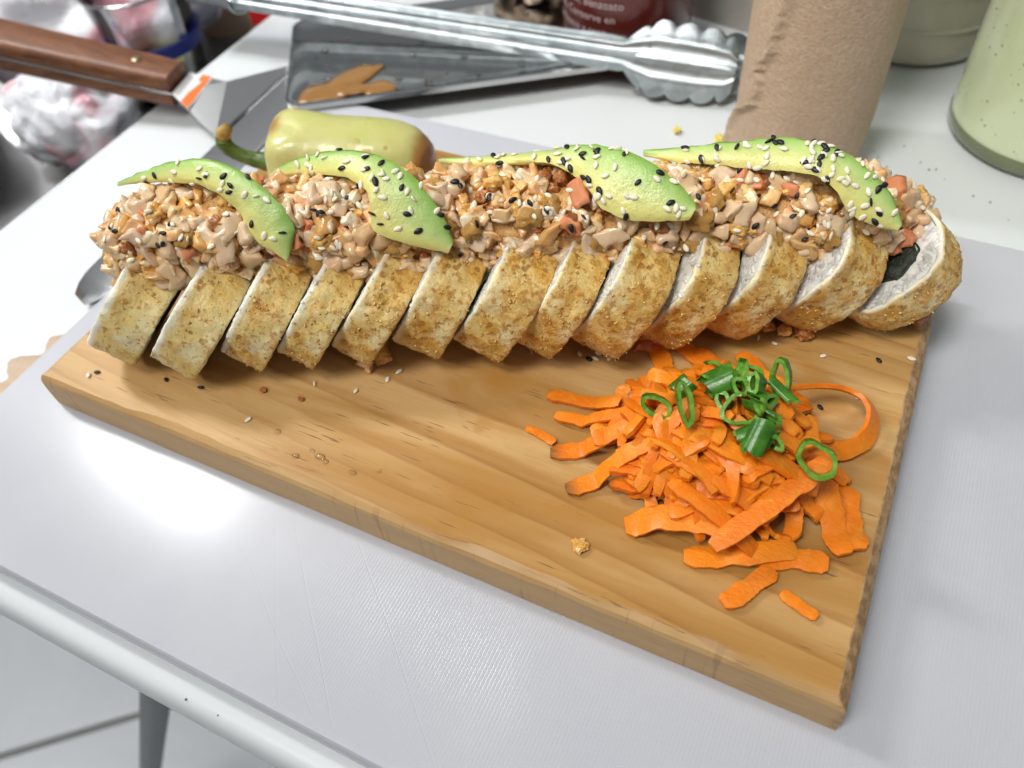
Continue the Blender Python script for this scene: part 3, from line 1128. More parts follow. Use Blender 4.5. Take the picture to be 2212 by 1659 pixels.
def chunk_mesh(rng, kind):
    """a torn or diced bit about one unit across"""
    bm = bmesh.new()
    if kind == "crumb":
        bmesh.ops.create_icosphere(bm, subdivisions=3, radius=0.5)
        s0 = rng.uniform(0, 50)
        sc = Vector((rng.uniform(.8, 1.2), rng.uniform(.7, 1.0), rng.uniform(.6, .9)))
        for v in bm.verts:
            n_ = v.co.normalized()
            v.co = Vector((v.co.x * sc.x, v.co.y * sc.y, v.co.z * sc.z)) + n_ * (0.24 * noise.noise(n_ * 1.9 + Vector((s0, 0, 0))) + 0.12 * noise.noise(n_ * 4.2 + Vector((s0, 3, 0))) + 0.06 * noise.noise(n_ * 9 + Vector((s0, 3, 0))))
    else:
        dims = {"dice": (1.0, rng.uniform(.6, .95), rng.uniform(.6, .85)), "flake": (1.15, rng.uniform(.65, 1.0), rng.uniform(.36, .48)), "stick": (1.4, rng.uniform(.5, .62), rng.uniform(.42, .55))}[kind]
        bmesh.ops.create_cube(bm, size=1.0)
        for v in bm.verts:
            v.co = Vector((v.co.x * dims[0] * rng.uniform(.5, 1.25), v.co.y * dims[1] * rng.uniform(.5, 1.25), v.co.z * dims[2] * rng.uniform(.6, 1.25)))
        bmesh.ops.subdivide_edges(bm, edges=bm.edges, cuts=3, use_grid_fill=True)
        s0 = rng.uniform(0, 50)
        bend = rng.uniform(-.5, .5)
        tw = rng.uniform(-.7, .7)
        for _ in range(2):
            bmesh.ops.smooth_vert(bm, verts=bm.verts, factor=0.35, use_axis_x=True, use_axis_y=True, use_axis_z=True)
        for v in bm.verts:
            p = v.co.copy()
            v.co += Vector((noise.noise(p * 2.0 + Vector((s0, 0, 0))), noise.noise(p * 2.0 + Vector((0, s0, 0))), noise.noise(p * 2.0 + Vector((0, 0, s0))))) * 0.17
            v.co += Vector((noise.noise(p * 5.5 + Vector((s0, 1, 0))), noise.noise(p * 5.5 + Vector((2, s0, 0))), noise.noise(p * 5.5 + Vector((0, 3, s0))))) * 0.055
            v.co.z += bend * p.x * p.x
            c_, s_ = math.cos(tw * p.x), math.sin(tw * p.x)
            v.co.y, v.co.z = v.co.y * c_ - v.co.z * s_, v.co.y * s_ + v.co.z * c_
    bmesh.ops.recalc_face_normals(bm, faces=bm.faces)
    me = bpy.data.meshes.new("crab_chunk")
    bm.to_mesh(me)
    bm.free()
    me.polygons.foreach_set("use_smooth", [True] * len(me.polygons))
    return me


rng = random.Random(41)
BANK = {}
for kind, n_, mats in (("dice", 7, ("crab",)), ("flake", 6, ("crab",)), ("stick", 4, ("crab",)), ("crumb", 5, ("fried", "brown"))):
    for mt in mats:
        for k in range(n_):
            me = chunk_mesh(rng, kind)
            me.materials.append(MAT[mt].m)
            BANK.setdefault((kind, mt), []).append(me)
for kind in ("dice", "flake"):
    for k in range(2):
        me = chunk_mesh(rng, kind)
        me.materials.append(MAT["red"].m)
        BANK.setdefault((kind, "red"), []).append(me)


def topping_chunks():
    spots = []
    rr = random.Random(43)
    for k in range(1500):
        u = rr.uniform(23, 313)
        phi = R(rr.uniform(-34, 150)) if k < 1250 else R(rr.uniform(-45, 15))
        if k >= 1250:
            u = rr.uniform(24, 310)
        z = rr.random()
        pick = ("crumb", "fried") if z < 0.11 else ("crumb", "brown") if z < 0.185 else ("dice", "red") if z < 0.205 else ("flake", "red") if z < 0.23 else ("dice", "crab") if z < 0.50 else ("flake", "crab") if z < 0.86 else ("stick", "crab")
        sz = rr.triangular(3.0, 9.8, 4.8) * (0.8 if pick[0] == "crumb" and pick[1] == "brown" else 1.0)
        if pick[0] == "stick":
            sz *= 0.9
        seen = (1.0 if phi < R(100) else 0.55)
        spots.append((sz * seen, u, phi, pick, sz))
    spots.sort(key=lambda s: -s[0])
    stuff = {}
    for k, (_, u, phi, pick, sz) in enumerate(spots):
        k_ = rr.uniform(0.90, 1.03) if k < 420 else rr.uniform(0.86, 0.98)
        p = top_point(u, phi, k_)
        me = rr.choice(BANK[pick])
        rot = rand_rot(rr)
        nrm = (p - along(u, 15, 42)).normalized()
        if pick[0] == "flake":
            q = Vector((0, 0, 1)).rotation_difference(nrm).to_matrix()
            rot = q @ Matrix.Rotation(rr.uniform(0, 6.28), 3, "Z") @ Matrix.Rotation(rr.uniform(-.7, .7), 3, "X")
        if k < 290:
            link_mesh("crab_chunk" if pick[1] in ("crab", "red") else "fried_bit", me, TOPPING, p - base_of(TOPPING), rot.to_quaternion(), (sz * MM,) * 3)
        else:
            mb = stuff.setdefault(pick[1], MB())
            mb.add([p + rot @ (v.co * sz * MM) for v in me.vertices], [list(f.vertices) for f in me.polygons])
    for mt, mb in stuff.items():
        o = mb.put({"crab": "small_crab_bits", "fried": "small_fried_bits", "brown": "dark_fried_bits", "red": "small_red_bits"}[mt], MAT[mt], TOPPING)
        o["kind"] = "stuff"


topping_chunks()

# ------------------------------------------------------------------ avocado slices
AVO = [
    ([(-132.8, -32.4, 69.2), (-120.4, -29.9, 75.9), (-106.2, -27.6, 82.1), (-91.0, -25.9, 86.5), (-77.1, -26.0, 86.7), (-66.1, -27.4, 82.8), (-58.1, -29.2, 77.8), (-53.4, -31.4, 72.1), (-53.7, -34.8, 65.8), (-54.8, -37.6, 61.2)],
     [(-132.7, -32.3, 68.0), (-117.9, -32.0, 73.2), (-102.1, -32.3, 78.1), (-87.7, -33.2, 80.9), (-77.6, -34.0, 79.8), (-72.6, -34.9, 76.1), (-68.7, -37.5, 71.4), (-64.4, -38.8, 67.8), (-59.1, -38.5, 64.5), (-55.3, -37.8, 61.4)],
     "leftmost avocado slice, a pale crescent draped over the roll's left end"),
    ([(-80.8, -7.8, 70.6), (-68.5, -5.3, 77.8), (-56.8, -3.1, 82.3), (-47.4, -2.0, 84.7), (-36.0, -2.2, 85.7), (-26.7, -3.3, 84.2), (-18.0, -5.8, 80.9), (-11.1, -8.1, 75.1), (-6.4, -10.3, 69.5), (-4.3, -11.5, 65.2)],
     [(-81.2, -8.0, 68.2), (-67.3, -9.2, 73.4), (-53.2, -10.3, 78.5), (-42.1, -11.7, 81.0), (-34.0, -14.5, 81.0), (-30.7, -17.3, 78.5), (-29.5, -20.1, 74.2), (-27.0, -22.2, 70.3), (-18.4, -20.4, 67.1), (-4.9, -15.1, 62.3)],
     "broad glossy avocado slice in front of the yellow chili, second from the left"),
    ([(-26.9, 19.9, 70.2), (-16.1, 22.8, 72.8), (-1.4, 26.4, 75.0), (13.0, 29.9, 78.0), (22.0, 30.8, 81.6), (32.8, 30.4, 83.7), (43.1, 28.6, 84.1), (53.7, 27.0, 81.2), (62.8, 24.7, 76.4), (66.6, 23.2, 73.3)],
     [(-26.8, 19.9, 68.6), (-12.4, 19.0, 72.4), (1.3, 21.0, 76.1), (14.4, 22.8, 78.2), (25.5, 20.3, 77.2), (33.1, 16.1, 75.0), (37.3, 13.7, 72.3), (45.6, 13.2, 70.0), (54.8, 15.4, 69.9), (65.7, 19.4, 70.7)],
     "avocado slice with a long thin tail to the left, third along the roll"),
    ([(39.2, 48.9, 70.1), (48.9, 50.2, 73.5), (60.8, 52.5, 76.6), (72.2, 55.7, 78.6), (82.7, 58.4, 80.3), (92.9, 58.8, 81.3), (103.6, 57.2, 80.3), (113.4, 55.2, 76.7), (121.6, 52.4, 71.5), (126.9, 49.4, 64.1)],
     [(39.9, 49.2, 67.8), (50.7, 45.5, 71.4), (63.2, 45.9, 73.5), (75.3, 47.1, 74.1), (86.9, 48.2, 75.2), (97.9, 47.9, 76.1), (105.0, 46.8, 72.9), (110.5, 45.0, 67.5), (117.8, 45.1, 63.9), (126.3, 46.9, 61.7)],
     "rightmost avocado slice, thickly strewn with sesame seeds, in front of the brown paper roll"),
]
AVOCADO = []
LIFT = [5.5, 5.0, 4.0, 4.5]       # mm the slices stand off the core toward the open front and top
for i, (outer, inner, lab) in enumerate(AVO):
    tow = Vector((0.11389, -0.18299, 0.24145)) * 1000
    outer = [Vector(p) + (tow - Vector(p)).normalized() * LIFT[i] for p in outer]
    inner = [Vector(p) + (tow - Vector(p)).normalized() * LIFT[i] for p in inner]
    n, mcol = 44, 10
    o_ = catmull([p * MM for p in outer], n)
    i_ = catmull([p * MM for p in inner], n)
    top, bot, rim = [], [], []
    nrm_prev = None
    grid, low = [], []
    for k in range(n):
        d = (o_[min(k + 1, n - 1)] - o_[max(k - 1, 0)]) + (i_[min(k + 1, n - 1)] - i_[max(k - 1, 0)])
        acr = i_[k] - o_[k]
        nn = d.cross(acr)
        if nn.length < 1e-9:
            nn = nrm_prev or Vector((0, -1, 1))
        nn.normalize()
        if nn.z < 0 and abs(nn.z) > 0.2 or (abs(nn.z) <= 0.2 and nn.y > 0):
            nn = -nn
        if nrm_prev is not None:
            nn = (nn * 0.4 + nrm_prev * 0.6).normalized()
        nrm_prev = nn
        wd = acr.length
        tk = 0.0045 * min(1, 0.25 + wd / 0.009) * min(1, 0.25 + 3.2 * min(k, n - 1 - k) / n)
        row, rlow = [], []
        for j in range(mcol):
            s = j / (mcol - 1)
            p = o_[k].lerp(i_[k], s)
            edge = (1 - abs(2 * s - 1) ** 5)
            p = p + nn * (0.0005 * math.sin(math.pi * s) * min(1, wd / 0.010))
            p = p - nn * (0.0010 * (1 - edge))
            p += nn * 0.00035 * fbm(p, 300, i * 5) + (acr.normalized() if wd > 1e-6 else acr) * (0.0006 * nz(p, 320, i * 7) * (1 if s > .9 or s < .05 else 0))
            row.append(p)
            rlow.append(o_[k].lerp(i_[k], 0.06 + s * 0.80) - nn * (tk * (0.55 + 0.45 * (1 - s))))
        grid.append(row)
        low.append(rlow)
    v, f, rim = [], [], []
    for k in range(n):
        v += grid[k] + low[k][::-1]
        rim += [max(0.0, 1 - 1.25 * (j / (mcol - 1))) for j in range(mcol)] + [max(0.15, 0.85 - 0.8 * (1 - j / (mcol - 1))) for j in range(mcol)]
    mm_ = 2 * mcol
    for k in range(n - 1):
        for j in range(mm_):
            a_, b_ = k * mm_ + j, k * mm_ + (j + 1) % mm_
            f.append([a_, b_, b_ + mm_, a_ + mm_])
    f.append(list(range(mm_))[::-1])
    f.append([(n - 1) * mm_ + j for j in range(mm_)])
    o = put("avocado_slice", v, f, MAT["avocado"], None, (sum((p for p in o_), Vector()) / n), sharp=65, attrs={"rim": rim})
    tag(o, lab, "avocado slice", "avocado slices draped over the roll")
    AVOCADO.append(o)

# ------------------------------------------------------------------ sesame seeds
def seed_mesh(name, mat):
    prof = [(0.00008, -0.00175), (0.00042, -0.00150), (0.00078, -0.0009), (0.00098, -0.0002), (0.00096, 0.0005), (0.00070, 0.00115), (0.00030, 0.00150), (0.00005, 0.00158)]
    rings = [[Vector((r * math.cos(2 * math.pi * k / 9), h, r * 0.52 * math.sin(2 * math.pi * k / 9))) for k in range(9)] for r, h in prof]
    v, f = loft(rings)
    return mesh(name, v, f, MAT[mat])


SEED = {"white": seed_mesh("white_sesame_seed", "white_seed"), "black": seed_mesh("black_sesame_seed", "black_seed")}


def world_bvh(objs):
    bpy.context.view_layer.update()
    vs, fs = [], []
    for o in objs:
        k = len(vs)
        mw = o.matrix_world
        vs += [mw @ v.co for v in o.data.vertices]
        fs += [[i + k for i in f.vertices] for f in o.data.polygons]
    return BVHTree.FromPolygons(vs, fs)


srng = random.Random(5)


def set_seed(colour, p, nrm, label, group, tilt=0.35, ang=None):
    nrm = Vector(nrm).normalized()
    nrm = (nrm + Vector((srng.uniform(-1, 1), srng.uniform(-1, 1), srng.uniform(-1, 1))) * tilt * 0.5).normalized()
    q = Vector((0, 0, 1)).rotation_difference(nrm)
    a = srng.uniform(0, 6.283) if ang is None else ang
    q = q @ Matrix.Rotation(a, 3, "Z").to_quaternion()
    if srng.random() < 0.14:
        q = q @ Matrix.Rotation(R(srng.uniform(45, 85)), 3, "Y").to_quaternion()
    s = srng.uniform(0.72, 0.95) * (1.03 if colour == "black" else 1.0)
    o = link_mesh(colour + "_sesame_seed", SEED[colour], None, Vector(p) + nrm * 0.00036, q, (s, s, s))
    tag(o, label, "sesame seed", group)
    return o


WHERE = ["the leftmost avocado slice", "the broad avocado slice in front of the chili", "the third avocado slice from the left", "the rightmost avocado slice"]
TOPTREE = world_bvh([c for c in TOPPING.children])
AVOTREE = world_bvh(AVOCADO)


def scatter_avocado(i, nw, nb, ks, lo=0.02, hi=0.98):
    o = AVOCADO[i]
    mw = o.matrix_world
    vs = o.data.vertices
    done = 0
    cand = list(range(44))
    for k in range(nw + nb):
        for tries in range(20):
            st = min(max(srng.triangular(0, 43, ks * 43), 1), 42)
            j = srng.randrange(0, 10)
            a_ = mw @ vs[int(st) * 20 + j].co
            b_ = mw @ vs[min(int(st) + 1, 43) * 20 + j].co
            p = a_.lerp(b_, srng.random()) + Vector((srng.uniform(-1, 1), srng.uniform(-1, 1), 0)) * 0.0012
            src = p + Vector((0.004, -0.02, 0.035))
            hit, nn, _, _ = AVOTREE.ray_cast(src, (p - src).normalized(), 0.08)
            if hit is not None:
                break
        else:
            continue
        if nn.dot(src - hit) < 0:
            nn = -nn
        col = "white" if k < nw else "black"
        set_seed(col, hit, nn, "%s sesame seed lying on %s" % (col, WHERE[i]), "%s sesame seeds on %s" % (col, WHERE[i]))


scatter_avocado(0, 14, 10, 0.4)
scatter_avocado(1, 27, 14, 0.45)
scatter_avocado(2, 38, 18, 0.55)
scatter_avocado(3, 50, 22, 0.55)


def scatter_topping(n, col, lo, hi, top):
    made = 0
    while made < n:
        u = srng.uniform(lo, hi)
        phi = R(srng.triangular(-15, 110, 70 if top else 30))
        p = top_point(u, phi, 1.0)
        src = p + Vector((0.006, -0.03, 0.035)) 
        d = (p - src).normalized()
        h2 = AVOTREE.ray_cast(src, d, 0.06)
        hit, nn, _, _ = TOPTREE.ray_cast(src, d, 0.06)
        if hit is None:
            made += 0.05
            continue
        if h2[0] is not None and (h2[0] - src).length < (hit - src).length:
            continue
        if nn.dot(-d) < 0:
            nn = -nn
        nn = (nn - d * 0.6).normalized()
        near = "the leftmost avocado slice" if u < 88 else "the second avocado slice" if u < 152 else "the third avocado slice" if u < 233 else "the rightmost avocado slice"
        set_seed(col, hit, nn, "%s sesame seed stuck on the crab topping around %s" % (col, near), "%s sesame seeds on the topping around %s" % (col, near), 0.6)
        made += 1


scatter_topping(28, "white", 25, 120, False)
scatter_topping(34, "white", 100, 225, True)
scatter_topping(30, "white", 215, 290, True)
scatter_topping(12, "black", 25, 120, False)
scatter_topping(14, "black", 100, 225, True)
scatter_topping(14, "black", 215, 300, True)

# seeds lying on the board, one by one (mm)
LOOSE = [
    ("white", -131, -83, "white sesame seed touching a black one by the board's left corner"),
    ("black", -129, -80.5, "black sesame seed touching a white one by the board's left corner"),
    ("black", -101, -73, "black sesame seed lying in front of the second slice from the left"),
    ("black", -86, -71, "black sesame seed on the bare wood in front of the third slice"),
    ("white", -60, -76, "lone white sesame seed near the front edge of the board"),
    ("white", -47, -53, "white sesame seed in front of the fourth slice from the left"),
    ("white", -31, -50, "white sesame seed lying just in front of the larger crab crumb"),
    ("white", -23, -41, "white sesame seed at the right foot of the larger crab crumb"),
    ("white", -21, -36, "white sesame seed tucked between the crab crumb and the sixth slice"),
    ("white", 20, -9, "leftmost white seed of the row below the middle slices"),
    ("white", 22.6, -7.6, "white seed touching a black one below the middle slices"),
    ("black", 25, -6.6, "black seed touching a white one below the middle slices"),
    ("white", 27, -1, "white seed close under the eighth slice from the left"),
    ("white", 37, -3.5, "white seed at the left of the loose cluster near the carrot"),
    ("black", 41, -4.4, "lower black seed of the loose cluster near the carrot"),
    ("white", 43, -3.5, "white seed between the two black seeds of the loose cluster"),
    ("white", 43.3, -0.6, "uppermost white seed of the loose cluster near the carrot"),
    ("white", 48, -1.5, "white seed at the right of the loose cluster near the carrot"),
    ("black", 46.5, 1.6, "upper black seed of the loose cluster near the carrot"),
    ("white", 72, 22, "lone white seed between the tenth slice and the carrot heap"),
    ("white", 94, 28, "white seed left of the two brown fried crumbs"),
    ("white", 100, 27.5, "white seed just below the two brown fried crumbs"),
    ("white", 117, 28, "lone white seed above the carrot heap on yellow grain"),
    ("black", 135, 33, "lone black seed near the board's right edge"),
    ("white", 145, 38, "white seed nearest the board's right edge"),
    ("white", 129.5, 50, "left one of two white seeds below the last slice"),
    ("white", 134, 51, "right one of two white seeds below the last slice"),
    ("white", 132, 14, "white seed beyond the curled carrot strip"),
    ("black", 121, 5, "black seed beside the end of the curled carrot strip"),
]
for col, x, y, lab in LOOSE:
    set_seed(col, (x * MM, y * MM, BT + 0.0002), (0, 0, 1), lab, None, 0.08)

# ------------------------------------------------------------------ bits fallen onto the board
def lump(name, x, y, s, mat, lab, cat, kinds=("crumb",), n=1, z=BT, seed=1, flat=0.7):
    r_ = random.Random(seed)
    mb = MB()
    for k in range(n):
        key = [kk for kk in BANK if kk[0] == kinds[k % len(kinds)]][0]
        me = r_.choice(BANK[key])
        m3 = rand_rot(r_)
        q = Vector((x + r_.uniform(-.45, .45) * s * (n > 1), y + r_.uniform(-.25, .25) * s * (n > 1), 0)) * MM
        pts = [m3 @ (v.co * s * MM * (0.72 if n > 1 else 1)) for v in me.vertices]
        lo = min(p.z * flat for p in pts)
        mb.add([Vector((p.x, p.y, p.z * flat - lo + z)) + q for p in pts], [list(f.vertices) for f in me.polygons])
    o = mb.put(name, MAT[mat], None, (x * MM, y * MM, z), sharp=42)
    return tag(o, lab, cat)


lump("crab_bit", -35, -38.5, 8.5, "crab", "pale crab crumb with a black seed, fallen below the fifth slice", "crab crumb", ("dice", "flake"), 2, seed=3)
lump("fried_bit", -27.5, -31.5, 11, "fried", "larger browned crab crumb fallen between the fifth and sixth slices", "crab crumb", ("crumb", "dice"), 3, seed=4)
set_seed("black", (-36 * MM, -39 * MM, BT + 0.0062), (0, -0.3, 1), "black sesame seed on the pale fallen crab crumb", None)
set_seed("white", (-38.5 * MM, -38 * MM, BT + 0.005), (-.4, -0.3, 1), "white sesame seed on the pale fallen crab crumb", None)
lump("crab_bit", 46.5, 7, 9, "crab", "white crab bit fallen at the foot of the tenth slice", "crab crumb", ("dice", "flake"), 2, seed=9)
lump("crab_bit", 55.5, 9.5, 10, "red", "pink red-edged crab bit fallen beside the white one", "crab crumb", ("stick", "dice"), 2, seed=10)
set_seed("black", (50.5 * MM, 9.5 * MM, BT + 0.006), (0, -0.3, 1), "black sesame seed between the two fallen crab bits", None)
set_seed("white", (53.5 * MM, 8.5 * MM, BT + 0.006), (0, -0.3, 1), "white sesame seed on the pink fallen crab bit", None)
lump("fried_bit", 98, 33.5, 8.5, "fried", "left of two fried crumbs lying below the twelfth slice", "fried crumb", ("crumb",), 2, seed=12)
lump("fried_bit", 106.5, 36, 9, "brown", "right of two fried crumbs, darker, below the twelfth slice", "fried crumb", ("crumb",), 2, seed=13)
lump("fried_bit", 139, 58, 12, "brown", "dark brown fried lump stuck under the last slice", "fried crumb", ("crumb",), 3, seed=14)
lump("fried_bit", -63, -63, 2.6, "brown", "tiny dark crumb in front of the third slice", "fried crumb", seed=15)
lump("fried_bit", -47.5, -61, 2.4, "brown", "tiny brown crumb in front of the fourth slice", "fried crumb", seed=16)
lump("fried_bit", 67, -75.5, 5.4, "fried", "golden crumb lying alone near the front edge, left of the carrot", "fried crumb", seed=17, flat=0.45)
lump("crab_bit", -66, -33, 5, "fried", "golden crumb caught between the third and fourth slices under the topping", "fried crumb", ("crumb",), 2, z=BT + 0.030, seed=18)
lump("crab_bit", 63.5, 21.5, 6, "crab", "pale crab bit caught on the front of the tenth slice", "crab crumb", ("dice", "flake"), 2, z=BT + 0.024, seed=19)

for k, (x, y, s) in enumerate([(-47, -76, 0.8), (-35, -82, 0.7), (-27, -79, 0.8), (-24, -80, 0.7), (-31, -78, 0.5), (-13, -80, 0.6), (-5, -76, 0.5)]):
    prof = [(0.0016 * s, BT - 0.00005), (0.0014 * s, BT + 0.0003 * s), (0.0009 * s, BT + 0.00055 * s), (0.0002 * s, BT + 0.00062 * s)]
    v, f = loft([[Vector((x * MM + p.x * (1 + .4 * (k % 3)), y * MM + p.y, p.z)) for p in ring] for ring in lathe(prof, (0, 0, 0), 14)])
    tag(put("water_drop", v, f, MAT["water"], None, (x * MM, y * MM, BT)), "small clear water drop on the wood near the board's front edge", "water drop", "water drops on the board")

# ------------------------------------------------------------------ shredded carrot
CX, CY, RX, RY, HH = 94.0, -28.0, 44.0, 36.0, 26.0


def dome(x, y):
    r2 = ((x - CX) / RX) ** 2 + ((y - CY) / RY) ** 2
    return HH * max(0.0, 1 - r2) ** 0.75


def strip(x, y, ang, L, w, f, curl=0.0, rise=0.0, twist=0.0, seed=0, th=1.3, z0=None, tip=0.0, roll=0.0):
    """one shred: a thin ribbon with ragged sides that drapes over the heap (all in mm)"""
    n = 23
    rows, skin = [], []
    d = ang - curl / 2
    px, py = 0.0, 0.0
    line = []
    for k in range(n):
        line.append((px, py, d))
        px += math.cos(d) * L / (n - 1)
        py += math.sin(d) * L / (n - 1)
        d += curl / (n - 1)
    mx, my = line[n // 2][0], line[n // 2][1]
    for k, (a, b, dd) in enumerate(line):
        t = k / (n - 1)
        X, Y = x + a - mx, y + b - my
        base = f * dome(X, Y) if z0 is None else z0
        z = max(0.2, base) + rise * (t - 0.5) + 1.5 * nz((seed, t * 2.2, 0), 1, 4)
        z = max(0.15, z)
        tw = twist * (t - 0.5) + roll
        taper = min(1.0, 0.62 + (5 + 2 * nz((seed, 0, 0), 1, 9)) * min(t, 1 - t))
        hw = w / 2 * taper
        l_ = hw * (1 + 0.26 * nz((t * L * 0.22, seed, 0), 1, 1) + 0.13 * nz((t * L * 1.7, seed, 5), 1, 2))
        r_ = hw * (1 + 0.26 * nz((t * L * 0.22, seed, 9), 1, 3) + 0.13 * nz((t * L * 1.7, seed, 2), 1, 6))
        sx, sy = -math.sin(dd), math.cos(dd)
        ct, st = math.cos(tw), math.sin(tw)
        bow = 0.045 * w
        ring = []
        thk = th * (0.55 + 0.45 * taper)
        for off, hh in ((-l_, 0), (-l_ * .35, bow), (r_ * .35, bow), (r_, 0), (r_ * .92, -thk * .8), (0, bow - thk), (-l_ * .92, -thk * .8)):
            zz = z + thk + off * st + hh * ct
            ring.append(Vector((X + sx * (off * ct - hh * st), Y + sy * (off * ct - hh * st), max(0.05, zz))) * MM + Vector((0, 0, BT)))
            skin.append(tip * max(0, 1 - t * 7))
        rows.append(ring)
    v, fc = loft(rows)
    c0 = rows[n // 2][0]
    o = put("carrot_strip", v, fc, MAT["carrot"], None, (c0.x, c0.y, c0.z), sharp=30, attrs={"skin": skin})
    return o


crng = random.Random(77)
CG = "shredded carrot strips heaped on the board"
CL = "orange carrot strip lying within the shredded heap"
count = 0
for k in range(260):
    lay = k / 260
    rad_ = math.sqrt(crng.random()) * (0.86 - 0.30 * lay)
    th = crng.uniform(0, 6.283)
    x, y = CX + RX * rad_ * math.cos(th), CY + RY * rad_ * math.sin(th)
    ang = th + crng.gauss(0, 0.9) if crng.random() < 0.55 else crng.gauss(-0.12, 0.55)
    L = crng.uniform(11, 27) * (1.0 - 0.2 * (rad_ > 0.6))
    w_ = crng.triangular(2.6, 6.4, 3.8)
    o = strip(x, y, ang, L, w_, 0.10 + 0.88 * lay, crng.gauss(0, 0.7), crng.gauss(0, 4.5), crng.gauss(0, 0.9), k * 3.1, crng.uniform(1.4, 2.6), None, 0.9 if crng.random() < 0.08 else 0.0, crng.gauss(0, 0.22))
    dx, dy = (x - CX) / RX, (y - CY) / RY
    if lay > 0.66 and dx * dx + dy * dy < 0.36:
        where = "on the crown of the heap around the scallion"
    elif lay < 0.30:
        where = "low in the heap, mostly covered by other strips"
    elif abs(dx) > abs(dy):
        where = "on the left flank of the heap" if dx < 0 else "on the right flank of the heap"
    else:
        where = "on the front flank of the heap" if dy < 0 else "on the back flank of the heap, toward the roll"
    tag(o, "orange carrot strip lying " + where, "carrot strip", "carrot strips " + where)

# strips the photograph lets one tell apart
SPECIAL = [
    (64, 6, R(128), 30, 6.5, 0.62, 0.1, 8, 0.2, "wide strip leaning up at the heap's back left, tip pointing to the roll"),
    (76, 10, R(152), 38, 6.0, 0.70, 0.1, 2, 0.1, "long flat strip along the back of the heap"),
    (92, 6, R(160), 36, 5.8, 0.86, -0.1, 1, 0.1, "broad strip at the back of the heap, right of the leaning one"),
    (104, 5, R(140), 36, 6.5, 0.80, 0.1, 3, -0.2, "long strip slanting down the heap's back right with a dark end"),
    (47, -24, R(4), 26, 5.0, 0.45, -0.2, 1, 0.2, "narrow strip poking out farthest at the heap's left"),
    (56, -31, R(8), 32, 4.5, 0.6, 0.1, 1, 0.1, "strip pointing left below the farthest poking one"),
    (60, -40, R(30), 34, 6.0, 0.62, 0.2, 1, 0.2, "strip fanning out at the heap's lower left, brown skin on its end"),
    (69, -47, R(42), 36, 6.0, 0.68, 0.1, 2, 0.2, "next strip of the lower left fan with a brown skin end"),
    (97, -40, R(-8), 34, 5.6, 0.98, 0.0, 0, 0.0, "broad flat strip across the front of the heap below the scallion"),
    (99, -48, R(-10), 36, 6.0, 0.92, 0.0, 0, 0.1, "broad strip just below, crossing the front of the heap"),
    (103, -56, R(-12), 34, 5.2, 0.90, 0.1, 0, 0.1, "third crossing strip at the front of the heap"),
    (91, -58, R(14), 30, 9.0, 0.6, -0.5, 3, 0.3, "ragged wide strip at the heap's front with a pale torn edge"),
    (116, -48, R(57), 43, 6.3, 0.0, 0.06, 10, 0.1, "longest thick strip slanting over the front right of the heap"),
    (112, -60, R(26), 33, 7.0, 0.5, 0.25, 2, 0.2, "thick strip lying flat at the very front of the heap"),
    (126, -55, R(18), 20, 6.5, 0.3, -0.3, 2, 0.2, "short curled strip at the front right of the heap"),
    (117, -68.5, R(58), 19, 5.8, 0.2, 0.3, 1, 0.3, "short strip nearest the board's near corner, standing off the heap"),
    (133, -38, R(-62), 24, 7.5, 0.5, 0.2, 4, 0.3, "wide folded strip at the heap's right edge"),
    (138, -35, R(-70), 22, 7.5, 0.3, 0.2, 2, 0.1, "outermost wide strip at the heap's right edge"),
]
for k, (x, y, a, L, w_, f, cu, ri, tw, lab) in enumerate(SPECIAL):
    o = strip(x, y, a, L, w_, f, cu, ri, tw, 300 + k * 7, 1.7, 15.0 if k == 12 else None, 0.95 if "brown skin" in lab or "dark end" in lab else 0.0)
    tag(o, lab + ", orange carrot" if len(lab.split()) < 14 else lab, "carrot strip", "shredded carrot strips one can tell apart")
o = strip(39, -42, R(-14), 12, 3.0, 0.0, -0.6, 0, 0.4, 601, 0.8)
tag(o, "small stray carrot shred lying left of the heap", "carrot strip")
o = strip(131, -68, R(-20), 11.5, 3.8, 0.0, 0.1, 0, 0.0, 602, 1.0, 0.6)
tag(o, "small pointed carrot sliver alone near the board's near corner", "carrot strip")


def ring_strip():
    """the curled strip at the right: a ribbon bent into a loop standing on the board"""
    pts = catmull([(110, -4, 16), (118, 3, 13), (126, 7.5, 10), (133, 7, 8.5), (137, 2, 7), (137, -5, 5), (133, -11, 4), (127, -15, 5), (120, -18, 8)], 30)
    rows = []
    for k, p in enumerate(pts):
        d = pts[min(k + 1, 29)] - pts[max(k - 1, 0)]
        d, s, u = frame(d)
        w_ = 3.2 * (0.6 + 0.4 * math.sin(math.pi * k / 29)) * (1 + 0.2 * nz((k * 0.5, 0, 0), 1, 3)) * (1 + 0.5 * max(0, (k - 20) / 9))
        ln = u * 0.75 + s * 0.65
        ln.normalize()
        cr = d.cross(ln)
        ring = [p + ln * w_ + cr * 0.8, p + cr * 1.2, p - ln * w_ + cr * 0.8, p - ln * w_ - cr * 0.7, p - cr * 0.7, p + ln * w_ - cr * 0.7]
        rows.append([Vector((q.x, q.y, max(0.2, q.z))) * MM + Vector((0, 0, BT)) for q in ring])
    v, f = loft(rows)
    o = put("carrot_strip", v, f, MAT["carrot"], None, (0.132, 0.0, BT), sharp=38, attrs={"skin": [0.0] * len(v)})
    tag(o, "thin carrot strip curled into an open loop at the heap's right", "carrot strip")


ring_strip()

# ------------------------------------------------------------------ scallion rings
HEAP = world_bvh([o for o in bpy.data.objects if o.name.startswith("carrot_strip")])


